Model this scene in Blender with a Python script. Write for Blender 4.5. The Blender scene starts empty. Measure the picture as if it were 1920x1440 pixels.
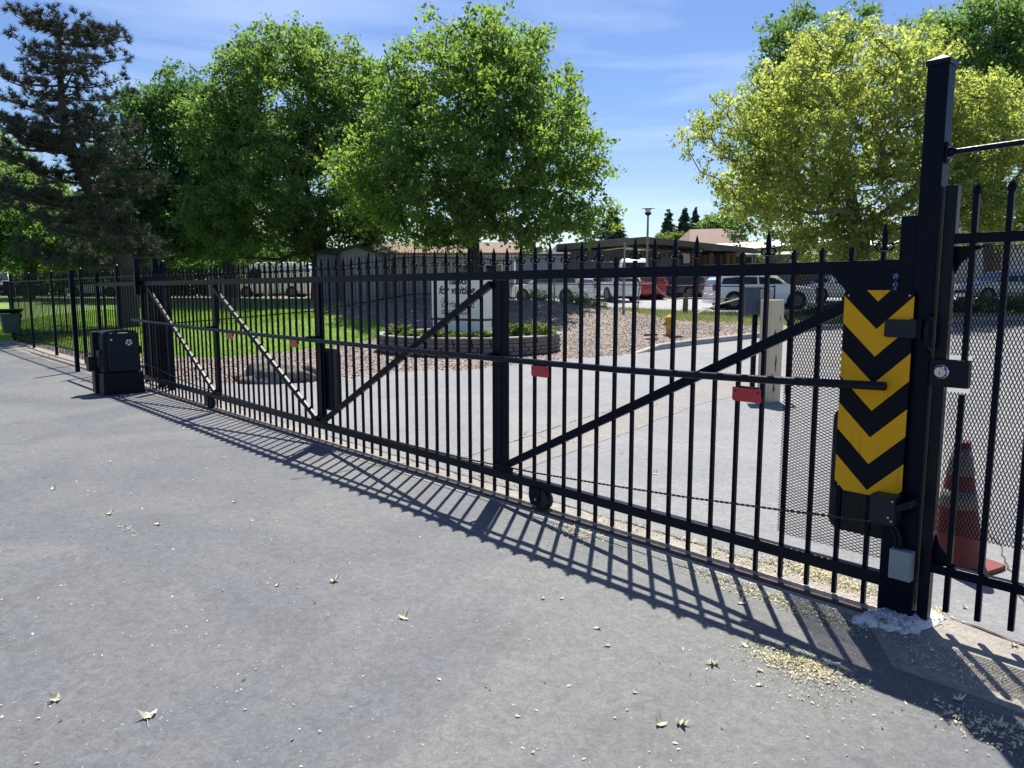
import bpy, bmesh, math, random
import numpy as np
from mathutils import Vector, Matrix
from mathutils.geometry import delaunay_2d_cdt
random.seed(7); rng = np.random.default_rng(7)
sc = bpy.context.scene
col = sc.collection

# ---------------------------------------------------------------- camera
CAMZ = 1.6; FPX = 1400.0; TH = math.atan(175/1400)
cam_d = bpy.data.cameras.new("camera"); cam = bpy.data.objects.new("camera", cam_d); col.objects.link(cam)
cam_d.sensor_width = 36; cam_d.lens = FPX/1920*36; cam_d.clip_start = .05; cam_d.clip_end = 3000
cam.location = (0, 0, CAMZ); cam.rotation_euler = (math.pi/2-TH, 0, 0)
sc.camera = cam
# ---------------------------------------------------------------- world, sun, exposure
SUN_AZ = math.radians(8.6); SUN_EL = math.radians(61.5)
w = bpy.data.worlds.new("World"); sc.world = w; w.use_nodes = True
nt = w.node_tree; nt.nodes.clear()
out = nt.nodes.new('ShaderNodeOutputWorld'); bg = nt.nodes.new('ShaderNodeBackground')
sky = nt.nodes.new('ShaderNodeTexSky'); sky.sky_type = 'NISHITA'; sky.sun_disc = False
sky.sun_elevation = SUN_EL; sky.sun_rotation = SUN_AZ; sky.altitude = 50; sky.air_density = 1.0; sky.dust_density = .55; sky.ozone_density = 2.2
tc = nt.nodes.new('ShaderNodeTexCoord'); mp = nt.nodes.new('ShaderNodeMapping'); mp.inputs['Scale'].default_value = (1.1, 1.1, 9.0)
mp.inputs['Rotation'].default_value = (0, .05, .3)
nz = nt.nodes.new('ShaderNodeTexNoise'); nz.inputs['Scale'].default_value = 1.7; nz.inputs['Detail'].default_value = 7; nz.inputs['Roughness'].default_value = .55; nz.inputs['Distortion'].default_value = .4
cr = nt.nodes.new('ShaderNodeValToRGB'); cr.color_ramp.elements[0].position = .49; cr.color_ramp.elements[1].position = .9
cr.color_ramp.elements[1].color = (.42, .42, .42, 1)
mx = nt.nodes.new('ShaderNodeMixRGB'); mx.inputs[2].default_value = (9, 10.2, 11.6, 1)
hs = nt.nodes.new('ShaderNodeHueSaturation'); hs.inputs['Hue'].default_value = .512; hs.inputs['Saturation'].default_value = 1.24; hs.inputs['Value'].default_value = 1.0
L = nt.links.new
L(tc.outputs['Generated'], mp.inputs[0]); L(mp.outputs[0], nz.inputs['Vector']); L(nz.outputs[0], cr.inputs[0])
L(sky.outputs[0], hs.inputs['Color']); L(hs.outputs[0], mx.inputs[1]); L(cr.outputs[0], mx.inputs[0]); L(mx.outputs[0], bg.inputs[0])
bg.inputs[1].default_value = .078; L(bg.outputs[0], out.inputs[0])
sd = bpy.data.lights.new("sun", 'SUN'); sun = bpy.data.objects.new("sun", sd); col.objects.link(sun)
sd.energy = 5.0; sd.angle = math.radians(.53); sd.color = (1, .95, .87)
sv = Vector((math.sin(SUN_AZ)*math.cos(SUN_EL), math.cos(SUN_AZ)*math.cos(SUN_EL), math.sin(SUN_EL)))
sun.rotation_euler = sv.to_track_quat('Z', 'Y').to_euler(); sun.location = (0, 0, 60)
sc.view_settings.view_transform = 'Standard'; sc.view_settings.look = 'None'; sc.view_settings.exposure = .8; sc.view_settings.gamma = 1
sc.cycles.max_bounces = 8; sc.cycles.transparent_max_bounces = 8

# ---------------------------------------------------------------- measuring helpers
CT, ST = math.cos(TH), math.sin(TH)
def ray(x, y):
    a = (x-960)/FPX; b = (720-y)/FPX
    return a, CT+b*ST, -ST+b*CT
def atY(x, y, Y):                         # world point seen at photo pixel x,y, standing Y metres away
    r = ray(x, y); t = Y/r[1]
    return Vector((r[0]*t, Y, CAMZ+r[2]*t))
def ss(a, b, v):
    t = min(1, max(0, (v-a)/(b-a))); return t*t*(3-2*t)
RIDGE = [(-9.6, 24.5, .30), (-6.8, 27, .43), (-3.85, 30, .80), (.8, 29, .74), (4.1, 27, .46), (8.5, 25.5, .18)]
def H(x, y):
    z = .78*ss(19, 37, y)+.36*ss(35.5, 45, y)
    best = 0
    for (ax, ay, ah), (bx, by, bh) in zip(RIDGE, RIDGE[1:]):
        dx, dy = bx-ax, by-ay; t = max(0, min(1, ((x-ax)*dx+(y-ay)*dy)/(dx*dx+dy*dy)))
        d = math.hypot(x-ax-t*dx, y-ay-t*dy); h = (ah+(bh-ah)*t)*math.exp(-(d/3.1)**2)
        best = max(best, h)
    return z+best*ss(15.5, 19.5, y)
def gd(x, y):                             # ground point seen at photo pixel
    r = ray(x, y); t = 1.0
    while t < 400:
        X, Y, Z = r[0]*t, r[1]*t, CAMZ+r[2]*t
        if Z <= H(X, Y): return (X, Y)
        t += .05+t*.002
    return (r[0]*400, r[1]*400)
G0 = (1.83, 3.578); _l = math.hypot(.672, .74); GD = (-.672/_l, .74/_l); GN = (GD[1], -GD[0])   # gate line; GN points away from the camera
GROT = math.atan2(GD[1], GD[0])
def sn(s, n, z=0): return Vector((G0[0]+GD[0]*s+GN[0]*n, G0[1]+GD[1]*s+GN[1]*n, z))
def gp(x, y, off=0):                      # pixel -> (s, z) on a plane parallel to the gate
    r = ray(x, y); d = (GN[0]*G0[0]+GN[1]*G0[1]+off)/(GN[0]*r[0]+GN[1]*r[1])
    return ((r[0]*d-G0[0])*GD[0]+(r[1]*d-G0[1])*GD[1], CAMZ+r[2]*d)

# ---------------------------------------------------------------- materials
MATS = {}
def mat(name, c, rough=.6, metal=0, c2=None, scale=20, bump=0, bscale=None, spec=None, coat=0, detail=5, contrast=(.3, .7), coord='Object'):
    m = bpy.data.materials.new(name); m.use_nodes = True; n = m.node_tree; b = n.nodes['Principled BSDF']
    b.inputs['Base Color'].default_value = (*c, 1); b.inputs['Roughness'].default_value = rough; b.inputs['Metallic'].default_value = metal
    if spec is not None: b.inputs['Specular IOR Level'].default_value = spec
    if coat: b.inputs['Coat Weight'].default_value = coat; b.inputs['Coat Roughness'].default_value = .06
    t = n.nodes.new('ShaderNodeTexCoord')
    if c2:
        z = n.nodes.new('ShaderNodeTexNoise'); z.inputs['Scale'].default_value = scale; z.inputs['Detail'].default_value = detail; z.inputs['Roughness'].default_value = .65
        r = n.nodes.new('ShaderNodeValToRGB'); e = r.color_ramp.elements; e[0].position, e[1].position = contrast
        e[0].color = (*c, 1); e[1].color = (*c2, 1)
        n.links.new(t.outputs[coord], z.inputs['Vector']); n.links.new(z.outputs[0], r.inputs[0]); n.links.new(r.outputs[0], b.inputs['Base Color'])
    if bump:
        z = n.nodes.new('ShaderNodeTexNoise'); z.inputs['Scale'].default_value = bscale or scale*3; z.inputs['Detail'].default_value = 4
        u = n.nodes.new('ShaderNodeBump'); u.inputs['Strength'].default_value = bump; u.inputs['Distance'].default_value = .02
        n.links.new(t.outputs[coord], z.inputs['Vector']); n.links.new(z.outputs[0], u.inputs['Height']); n.links.new(u.outputs[0], b.inputs['Normal'])
    MATS[name] = m; return m
def nodes_of(m): return m.node_tree.nodes, m.node_tree.links.new, m.node_tree.nodes['Principled BSDF']

def asphalt(name, ca, cb, cc, fine=.25):
    m = bpy.data.materials.new(name); m.use_nodes = True; N, K, b = nodes_of(m)
    t0 = N.new('ShaderNodeTexCoord'); t = N.new('ShaderNodeMapping'); t.inputs['Rotation'].default_value = (.5, .3, .65); K(t0.outputs['Object'], t.inputs[0])
    def noise(s, d=4, r=.6, dist=0):
        z = N.new('ShaderNodeTexNoise'); z.inputs['Scale'].default_value = s; z.inputs['Detail'].default_value = d; z.inputs['Roughness'].default_value = r; z.inputs['Distortion'].default_value = dist
        K(t.outputs[0], z.inputs['Vector']); return z
    big = noise(.5, 5, .6, 1.2); r1 = N.new('ShaderNodeValToRGB'); e = r1.color_ramp.elements
    e[0].position = .40; e[1].position = .60; e[0].color = (*ca, 1); e[1].color = (*cb, 1); K(big.outputs[0], r1.inputs[0])
    st = noise(1.6, 6, .7, .3); r2 = N.new('ShaderNodeValToRGB'); e = r2.color_ramp.elements; e[0].position = .52; e[1].position = .72; e[0].color = (0, 0, 0, 1); e[1].color = (.55, .55, .55, 1); K(st.outputs[0], r2.inputs[0])
    x1 = N.new('ShaderNodeMixRGB'); K(r2.outputs[0], x1.inputs[0]); K(r1.outputs[0], x1.inputs[1]); x1.inputs[2].default_value = (*cc, 1)
    fn = noise(47, 10, .95, 1.5); mr = N.new('ShaderNodeMapRange'); mr.inputs[1].default_value = .38; mr.inputs[2].default_value = .62; mr.inputs[3].default_value = 1-fine*1.6; mr.inputs[4].default_value = 1+fine*1.6; K(fn.outputs[0], mr.inputs[0])
    fn2 = noise(19, 6, .8, .8); mr2 = N.new('ShaderNodeMapRange'); mr2.inputs[1].default_value = .36; mr2.inputs[2].default_value = .64; mr2.inputs[3].default_value = .74; mr2.inputs[4].default_value = 1.24; K(fn2.outputs[0], mr2.inputs[0])
    mu = N.new('ShaderNodeMath'); mu.operation = 'MULTIPLY'; K(mr.outputs[0], mu.inputs[0]); K(mr2.outputs[0], mu.inputs[1])
    x2 = N.new('ShaderNodeMixRGB'); x2.blend_type = 'MULTIPLY'; x2.inputs[0].default_value = 1; K(x1.outputs[0], x2.inputs[1]); K(mu.outputs[0], x2.inputs[2])
    # pale grit
    vo = N.new('ShaderNodeTexVoronoi'); vo.inputs['Scale'].default_value = 38; K(t.outputs[0], vo.inputs['Vector'])
    lt = N.new('ShaderNodeMath'); lt.operation = 'LESS_THAN'; lt.inputs[1].default_value = .12; K(vo.outputs['Distance'], lt.inputs[0])
    sp = N.new('ShaderNodeSeparateColor'); K(vo.outputs['Color'], sp.inputs[0])
    gt = N.new('ShaderNodeMath'); gt.operation = 'GREATER_THAN'; gt.inputs[1].default_value = .88; K(sp.outputs[0], gt.inputs[0])
    an = N.new('ShaderNodeMath'); an.operation = 'MULTIPLY'; K(lt.outputs[0], an.inputs[0]); K(gt.outputs[0], an.inputs[1])
    x3 = N.new('ShaderNodeMixRGB'); K(an.outputs[0], x3.inputs[0]); K(x2.outputs[0], x3.inputs[1]); x3.inputs[2].default_value = (.36, .36, .34, 1)
    K(x3.outputs[0], b.inputs['Base Color']); b.inputs['Roughness'].default_value = .66; b.inputs['Specular IOR Level'].default_value = .5
    ad = N.new('ShaderNodeMath'); K(fn.outputs[0], ad.inputs[0]); K(fn2.outputs[0], ad.inputs[1])
    u = N.new('ShaderNodeBump'); u.inputs['Strength'].default_value = .35; u.inputs['Distance'].default_value = .006; K(ad.outputs[0], u.inputs['Height']); K(u.outputs[0], b.inputs['Normal'])
    return m
def mulchmat(name, cols, scale=22):
    m = bpy.data.materials.new(name); m.use_nodes = True; N, K, b = nodes_of(m)
    t = N.new('ShaderNodeTexCoord'); mpn = N.new('ShaderNodeMapping'); mpn.inputs['Scale'].default_value = (1, 1.6, 1); K(t.outputs['Object'], mpn.inputs[0])
    v = N.new('ShaderNodeTexVoronoi'); v.inputs['Scale'].default_value = scale; K(mpn.outputs[0], v.inputs['Vector'])
    s = N.new('ShaderNodeSeparateColor'); K(v.outputs['Color'], s.inputs[0])
    r = N.new('ShaderNodeValToRGB'); r.color_ramp.interpolation = 'CONSTANT'
    el = r.color_ramp.elements
    el[0].position = 0; el[0].color = (*cols[0], 1); el[1].position = 1/len(cols); el[1].color = (*cols[1], 1)
    for i, c in enumerate(cols[2:], 2): q = el.new(i/len(cols)); q.color = (*c, 1)
    K(s.outputs[0], r.inputs[0])
    z = N.new('ShaderNodeTexNoise'); z.inputs['Scale'].default_value = .8; z.inputs['Detail'].default_value = 5; K(t.outputs['Object'], z.inputs['Vector'])
    mr = N.new('ShaderNodeMapRange'); mr.inputs[1].default_value = .35; mr.inputs[2].default_value = .65; mr.inputs[3].default_value = .72; mr.inputs[4].default_value = 1.2; K(z.outputs[0], mr.inputs[0])
    x = N.new('ShaderNodeMixRGB'); x.blend_type = 'MULTIPLY'; x.inputs[0].default_value = 1; K(r.outputs[0], x.inputs[1]); K(mr.outputs[0], x.inputs[2]); K(x.outputs[0], b.inputs['Base Color'])
    b.inputs['Roughness'].default_value = .9
    u = N.new('ShaderNodeBump'); u.inputs['Strength'].default_value = .9; u.inputs['Distance'].default_value = .03; K(s.outputs[1], u.inputs['Height']); K(u.outputs[0], b.inputs['Normal'])
    return m
def leafmat(name, c1, c2, t1, t2, trans=.5, rough=.45):
    m = bpy.data.materials.new(name); m.use_nodes = True; N, K, b = nodes_of(m)
    g = N.new('ShaderNodeNewGeometry'); at = N.new('ShaderNodeAttribute'); at.attribute_name = 'hue'
    ad = N.new('ShaderNodeMath'); ad.operation = 'MULTIPLY_ADD'; ad.inputs[1].default_value = .45; K(g.outputs['Random Per Island'], ad.inputs[0])
    am = N.new('ShaderNodeMath'); am.operation = 'MULTIPLY'; am.inputs[1].default_value = .55; K(at.outputs['Fac'], am.inputs[0]); K(am.outputs[0], ad.inputs[2])
    r = N.new('ShaderNodeMixRGB'); r.inputs[1].default_value = (*c1, 1); r.inputs[2].default_value = (*c2, 1); K(ad.outputs[0], r.inputs[0])
    r2 = N.new('ShaderNodeMixRGB'); r2.inputs[1].default_value = (*t1, 1); r2.inputs[2].default_value = (*t2, 1); K(ad.outputs[0], r2.inputs[0])
    K(r.outputs[0], b.inputs['Base Color']); b.inputs['Roughness'].default_value = max(rough, .58); b.inputs['Specular IOR Level'].default_value = .22
    tr = N.new('ShaderNodeBsdfTranslucent'); K(r2.outputs[0], tr.inputs[0])
    mxs = N.new('ShaderNodeMixShader'); mxs.inputs[0].default_value = trans; K(b.outputs[0], mxs.inputs[1]); K(tr.outputs[0], mxs.inputs[2]); K(mxs.outputs[0], N['Material Output'].inputs[0])
    return m
M = {}
M['asphalt'] = asphalt('asphalt', (.088, .094, .106), (.120, .124, .122), (.068, .071, .072), .33)
M['drive'] = asphalt('drive_asphalt', (.15, .156, .17), (.182, .184, .184), (.122, .12, .117), .3)  # paler than the apron asphalt: sun glare is put into its colour
M['lot'] = asphalt('lot_asphalt', (.29, .29, .31), (.31, .31, .31), (.26, .25, .24), .2)
M['patch'] = asphalt('patch', (.17, .158, .147), (.195, .18, .165), (.13, .12, .11), .45)
M['strip'] = asphalt('strip_concrete', (.22, .20, .17), (.27, .245, .205), (.16, .14, .12), .35)
M['mulch'] = mulchmat('bark_mulch', [(.25, .19, .165), (.35, .29, .25), (.17, .12, .105), (.29, .235, .205), (.44, .39, .345), (.21, .16, .135), (.10, .075, .065)], 30)
M['mulch2'] = mulchmat('leafy_mulch', [(.33, .25, .19), (.45, .38, .27), (.2, .14, .11), (.55, .48, .36), (.28, .2, .17), (.12, .08, .06)], 16)
M['lawn'] = mat('lawn_ground', (.10, .19, .03), .9, c2=(.17, .27, .05), scale=3, bump=.6, bscale=60)
M['verge'] = mat('verge_ground', (.14, .18, .05), .9, c2=(.30, .27, .15), scale=2.2, bump=.6, bscale=40)
M['black'] = mat('black_paint', (.0016, .0040, .0125), .34, c2=(.0024, .0052, .015), scale=9, bump=.04, bscale=70, spec=.10)
M['black2'] = mat('black_paint_worn', (.002, .0045, .012), .34, c2=(.018, .018, .019), scale=30, bump=.1, bscale=90, contrast=(.6, .88), spec=.2)
M['mesh'] = mat('black_mesh', (.004, .005, .007), .5, spec=.2)
M['rubber'] = mat('rubber', (.015, .015, .016), .8, c2=(.03, .03, .03), scale=30)
M['steel'] = mat('track_steel', (.30, .26, .245), .42, .75, c2=(.17, .13, .11), scale=25, bump=.2)
M['rust'] = mat('rusty_edge', (.03, .022, .018), .8, c2=(.10, .07, .05), scale=30, bump=.4)
M['chrome'] = mat('chrome', (.55, .56, .58), .22, 1)
M['bolt'] = mat('bolt', (.45, .46, .48), .35, .9)
M['red'] = mat('red_reflector', (.58, .010, .03), .28, c2=(.46, .01, .025), scale=12, coat=.5)
M['plastic'] = mat('operator_plastic', (.007, .013, .021), .42, c2=(.011, .018, .026), scale=6, bump=.1, bscale=120, spec=.25)
M['plastic2'] = mat('operator_base', (.003, .005, .009), .5, spec=.25)
M['green_bin'] = mat('bin_plastic', (.02, .055, .06), .42)
M['grey_box'] = mat('grey_enclosure', (.22, .25, .28), .5, c2=(.27, .30, .32), scale=10)
M['white'] = mat('white_paint', (.78, .79, .78), .5)
M['cream'] = mat('cream_wood', (.62, .49, .31), .75, c2=(.70, .58, .40), scale=7, bump=.3, bscale=40)
M['chip'] = mat('bare_wood', (.14, .10, .07), .9, c2=(.05, .04, .03), scale=30)
M['sign'] = mat('sign_panel', (.86, .87, .72), .6, c2=(.80, .81, .66), scale=3, bump=.08)
M['signdark'] = mat('sign_groove', (.05, .07, .06), .6)
M['ink'] = mat('ink', (.012, .014, .016), .5)
M['stone'] = mat('wall_stone', (.12, .11, .10), .9, c2=(.22, .20, .18), scale=9, bump=.6, bscale=30)
M['cap'] = mat('wall_cap', (.20, .195, .185), .85, c2=(.30, .29, .27), scale=10, bump=.3)
M['kerb'] = mat('kerb_concrete', (.30, .285, .26), .85, c2=(.40, .38, .345), scale=7, bump=.3)
M['rock'] = mat('rock', (.10, .09, .075), .9, c2=(.25, .23, .2), scale=4, bump=.8, bscale=12)
M['plaster'] = mat('footing', (.30, .27, .23), .95, c2=(.84, .82, .78), scale=22, bump=1, bscale=60, contrast=(.38, .52))
M['bark'] = mat('bark', (.055, .043, .035), .9, c2=(.11, .09, .075), scale=9, bump=.8, bscale=25)
M['bark_lit'] = mat('bark_lit_tone', (.12, .10, .085), .9, c2=(.2, .17, .14), scale=9, bump=.6)  # lighter copy of the bark, with light put into its colour
M['pinebark'] = mat('pine_bark', (.085, .055, .042), .9, c2=(.17, .12, .09), scale=7, bump=.9, bscale=20)
M['hydrant'] = mat('hydrant_yellow', (.62, .38, .05), .5, c2=(.5, .29, .04), scale=12)
M['pipe'] = mat('galvanised', (.30, .31, .32), .5, .6, c2=(.2, .19, .18), scale=9)
M['pipe_rust'] = mat('weathered_pipe', (.22, .16, .13), .7, .3, c2=(.32, .28, .25), scale=7)
M['cone'] = mat('cone_orange', (.19, .022, .014), .6, c2=(.13, .017, .012), scale=8)
M['conewhite'] = mat('cone_band', (.23, .20, .19), .5, c2=(.15, .13, .125), scale=9)
M['glass'] = mat('car_glass', (.015, .02, .024), .05, spec=.9)
M['chev'] = None
# chevron plate: yellow and black stripes pointing down, in the plate's own coordinates
m = bpy.data.materials.new('chevron_plate'); m.use_nodes = True; N, K, b = nodes_of(m)
t = N.new('ShaderNodeTexCoord'); s = N.new('ShaderNodeSeparateXYZ'); K(t.outputs['Object'], s.inputs[0])
def mth(op, a, bb=None, v=None):
    q = N.new('ShaderNodeMath'); q.operation = op
    K(a, q.inputs[0]) if not isinstance(a, (int, float)) else setattr(q.inputs[0], 'default_value', a)
    if bb is not None:
        K(bb, q.inputs[1]) if not isinstance(bb, (int, float)) else setattr(q.inputs[1], 'default_value', bb)
    return q.outputs[0]
CHP = .2636
ab = mth('ABSOLUTE', s.outputs[0]); v1 = mth('SUBTRACT', s.outputs[2], mth('MULTIPLY', ab, .98)); fr = mth('FRACT', mth('ADD', mth('DIVIDE', v1, CHP), 20)); isy = mth('GREATER_THAN', fr, .5)
z1 = N.new('ShaderNodeTexNoise'); z1.inputs['Scale'].default_value = 9; z1.inputs['Detail'].default_value = 6
mp1 = N.new('ShaderNodeMapping'); mp1.inputs['Scale'].default_value = (3.2, 1, .22); K(t.outputs['Object'], mp1.inputs[0]); K(mp1.outputs[0], z1.inputs['Vector'])
r1 = N.new('ShaderNodeValToRGB'); e = r1.color_ramp.elements; e[0].position = .24; e[1].position = .42; e[0].color = (.36, .18, .03, 1); e[1].color = (.78, .38, .012, 1); K(z1.outputs[0], r1.inputs[0])
x1 = N.new('ShaderNodeMixRGB'); K(isy, x1.inputs[0]); x1.inputs[1].default_value = (.003, .004, .009, 1); K(r1.outputs[0], x1.inputs[2]); K(x1.outputs[0], b.inputs['Base Color']); b.inputs['Roughness'].default_value = .45; b.inputs['Specular IOR Level'].default_value = .12
M['chev'] = m
def treeleaf(k):
    return {'c': leafmat('leaf_green', (.055, .125, .055), (.11, .20, .07), (.13, .31, .05), (.50, .68, .08), .5),
            'b': leafmat('leaf_mid', (.055, .12, .055), (.105, .19, .075), (.12, .28, .055), (.44, .62, .095), .5),
            'dark': leafmat('leaf_dark', (.042, .095, .045), (.07, .145, .055), (.08, .21, .045), (.25, .43, .07), .46),
            'y': leafmat('leaf_yellow', (.09, .16, .05), (.23, .27, .10), (.28, .48, .06), (.88, .88, .20), .52),
            'gy': leafmat('leaf_greyish', (.07, .13, .05), (.10, .17, .06), (.16, .32, .06), (.28, .45, .09), .45),
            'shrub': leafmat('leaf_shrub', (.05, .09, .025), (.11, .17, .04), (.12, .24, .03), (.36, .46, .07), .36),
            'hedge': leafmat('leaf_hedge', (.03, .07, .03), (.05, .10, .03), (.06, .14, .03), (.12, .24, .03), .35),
            'needle': leafmat('needle', (.042, .070, .05), (.10, .115, .08), (.03, .05, .03), (.07, .08, .05), .12, .6),
            'fir': leafmat('fir', (.055, .10, .085), (.085, .135, .10), (.05, .1, .06), (.09, .16, .08), .2, .6),
            'grass': leafmat('grass_blade', (.13, .26, .03), (.22, .34, .055), (.26, .5, .04), (.5, .7, .08), .4),
            'dry': leafmat('dry_grass', (.16, .22, .06), (.42, .40, .22), (.2, .34, .06), (.5, .5, .22), .35),
            'litter': leafmat('litter', (.56, .50, .32), (.82, .77, .56), (.3, .27, .1), (.4, .4, .15), .15, .8),
            'fallen': leafmat('fallen_leaf', (.66, .64, .44), (.8, .77, .58), (.5, .48, .25), (.5, .48, .25), .12, .7)}[k]
LM = {}
def lm(k):
    if k not in LM: LM[k] = treeleaf(k)
    return LM[k]

# ---------------------------------------------------------------- object helpers
def tag(o, label=None, cat=None, group=None, kind=None):
    if label: o['label'] = label
    if cat: o['category'] = cat
    if group: o['group'] = group
    if kind: o['kind'] = kind
    return o
def thing(name, label, cat, loc=(0, 0, 0), rotz=0, group=None):
    o = bpy.data.objects.new(name, None); col.objects.link(o); o.location = loc; o.rotation_euler = (0, 0, rotz); o.empty_display_size = .2
    return tag(o, label, cat, group)
class MB:
    def __init__(s): s.v = []; s.f = []; s.sm = []
    def add(s, V, F, smooth=False):
        o = len(s.v); s.v += [tuple(p) for p in V]; s.f += [tuple(i+o for i in f) for f in F]; s.sm += [smooth]*len(F); return s
    def box(s, c, d, rz=0, taper=1.0):
        cx, cy, cz = c; x, y, z = d[0]/2, d[1]/2, d[2]/2; V = []
        for k, (zz, q) in enumerate(((-z, 1), (z, taper))):
            for a, b_ in ((-x, -y), (x, -y), (x, y), (-x, y)):
                a, b_ = a*q, b_*q
                V.append((cx+a*math.cos(rz)-b_*math.sin(rz), cy+a*math.sin(rz)+b_*math.cos(rz), cz+zz))
        return s.add(V, [(3, 2, 1, 0), (4, 5, 6, 7), (0, 1, 5, 4), (1, 2, 6, 5), (2, 3, 7, 6), (3, 0, 4, 7)])
    def bar(s, p, q, wd, ht, up=(0, 0, 1)):
        p, q = Vector(p), Vector(q); d = (q-p).normalized(); u = Vector(up); sd_ = d.cross(u).normalized(); u = sd_.cross(d).normalized()
        V = []
        for c in (p, q):
            for a, b_ in ((-1, -1), (1, -1), (1, 1), (-1, 1)): V.append(c+sd_*(a*wd/2)+u*(b_*ht/2))
        return s.add(V, [(0, 1, 2, 3), (7, 6, 5, 4), (4, 5, 1, 0), (5, 6, 2, 1), (6, 7, 3, 2), (7, 4, 0, 3)])
    def tube(s, pts, r, n=8, cap=True):
        pts = [Vector(p) for p in pts]; m_ = len(pts); rs = r if isinstance(r, (list, tuple)) else [r]*m_
        d0 = (pts[1]-pts[0]).normalized(); u = d0.orthogonal().normalized(); V = []; F = []
        for i, p in enumerate(pts):
            d = (pts[min(i+1, m_-1)]-pts[max(i-1, 0)]).normalized()
            u = (u-d*u.dot(d)); u = u.normalized() if u.length > 1e-6 else d.orthogonal().normalized(); v = d.cross(u)
            for k in range(n): a = 2*math.pi*k/n; V.append(p+(u*math.cos(a)+v*math.sin(a))*rs[i])
        for i in range(m_-1):
            for k in range(n): F.append((i*n+k, i*n+(k+1) % n, (i+1)*n+(k+1) % n, (i+1)*n+k))
        s.add(V, F, True)
        if cap: s.add(V[:n], [tuple(range(n))[::-1]]); s.add(V[-n:], [tuple(range(n))])
        return s
    def lathe(s, prof, c=(0, 0, 0), n=16, axis='z', smooth=True):
        V = []; F = []; k_ = len(prof)
        for (r, z) in prof:
            for i in range(n):
                a = 2*math.pi*i/n; x, y = r*math.cos(a), r*math.sin(a)
                p = (x, y, z) if axis == 'z' else ((z, x, y) if axis == 'x' else (y, z, x))
                V.append((p[0]+c[0], p[1]+c[1], p[2]+c[2]))
        for j in range(k_-1):
            for i in range(n): F.append((j*n+i, j*n+(i+1) % n, (j+1)*n+(i+1) % n, (j+1)*n+i))
        s.add(V, F, smooth); s.add(V[:n], [tuple(range(n))[::-1]]); s.add(V[-n:], [tuple(range(n))]); return s
    def prism(s, poly, y0, y1, plane='xz'):
        n = len(poly)
        f = (lambda a, b_, y: (a, y, b_)) if plane == 'xz' else ((lambda a, b_, y: (y, a, b_)) if plane == 'yz' else (lambda a, b_, y: (a, b_, y)))
        V = [f(a, b_, y0) for a, b_ in poly]+[f(a, b_, y1) for a, b_ in poly]
        F = [tuple(range(n)), tuple(range(2*n-1, n-1, -1))]+[(i, n+i, n+(i+1) % n, (i+1) % n) for i in range(n)]
        return s.add(V, F)
    def build(s, name, m, parent=None, bevel=0, fixn=True):
        me = bpy.data.meshes.new(name); me.from_pydata(s.v, [], s.f); 
        if fixn:
            bm = bmesh.new(); bm.from_mesh(me); bmesh.ops.recalc_face_normals(bm, faces=bm.faces); bm.to_mesh(me); bm.free()
        me.polygons.foreach_set('use_smooth', s.sm); me.materials.append(m)
        o = bpy.data.objects.new(name, me); col.objects.link(o)
        if parent: o.parent = parent
        if bevel:
            b_ = o.modifiers.new('bevel', 'BEVEL'); b_.width = bevel; b_.segments = 2; b_.limit_method = 'ANGLE'
        return o
def npmesh(name, V, n, m, parent=None, hue=None, smooth=False):
    """V: (faces*n,3) array of separate n-gons"""
    me = bpy.data.meshes.new(name); nf = len(V)//n
    me.vertices.add(len(V)); me.vertices.foreach_set('co', np.asarray(V, np.float32).ravel())
    me.loops.add(len(V)); me.loops.foreach_set('vertex_index', np.arange(len(V), dtype=np.int32))
    me.polygons.add(nf); me.polygons.foreach_set('loop_start', np.arange(0, len(V), n, dtype=np.int32)); me.polygons.foreach_set('loop_total', np.full(nf, n, np.int32))
    if hue is not None:
        a = me.attributes.new('hue', 'FLOAT', 'POINT'); a.data.foreach_set('value', np.repeat(hue, n).astype(np.float32))
    me.update(calc_edges=True); me.materials.append(m)
    if smooth: me.polygons.foreach_set('use_smooth', [True]*nf)
    o = bpy.data.objects.new(name, me); col.objects.link(o)
    if parent: o.parent = parent
    return o
def rvec(n): v = rng.normal(size=(n, 3)); return v/np.linalg.norm(v, axis=1)[:, None]
def leaves(C, size, up=.5, aspect=.62, jit=.5, droop=0):
    """rhombic folded leaves at centres C -> vertices of quads"""
    n = len(C); N_ = rvec(n); N_[:, 2] += up; N_ /= np.linalg.norm(N_, axis=1)[:, None]
    D = rvec(n); D[:, 2] -= droop; D -= N_*(D*N_).sum(1)[:, None]; D /= np.linalg.norm(D, axis=1)[:, None]; S_ = np.cross(N_, D)
    l = (size*(1+jit*rng.normal(size=n)).clip(.45, 1.8))[:, None]; wd = l*aspect/2
    base = C-D*l/2; tip = C+D*l/2-N_*l*.12; a = C+S_*wd+N_*l*.08-D*l*.08; b_ = C-S_*wd+N_*l*.08-D*l*.08
    return np.stack([base, a, tip, b_], 1).reshape(-1, 3)
def copytree(o, parent=None):
    c = o.copy(); col.objects.link(c)
    if parent: c.parent = parent
    for ch in list(o.children): copytree(ch, c)
    return c

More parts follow.
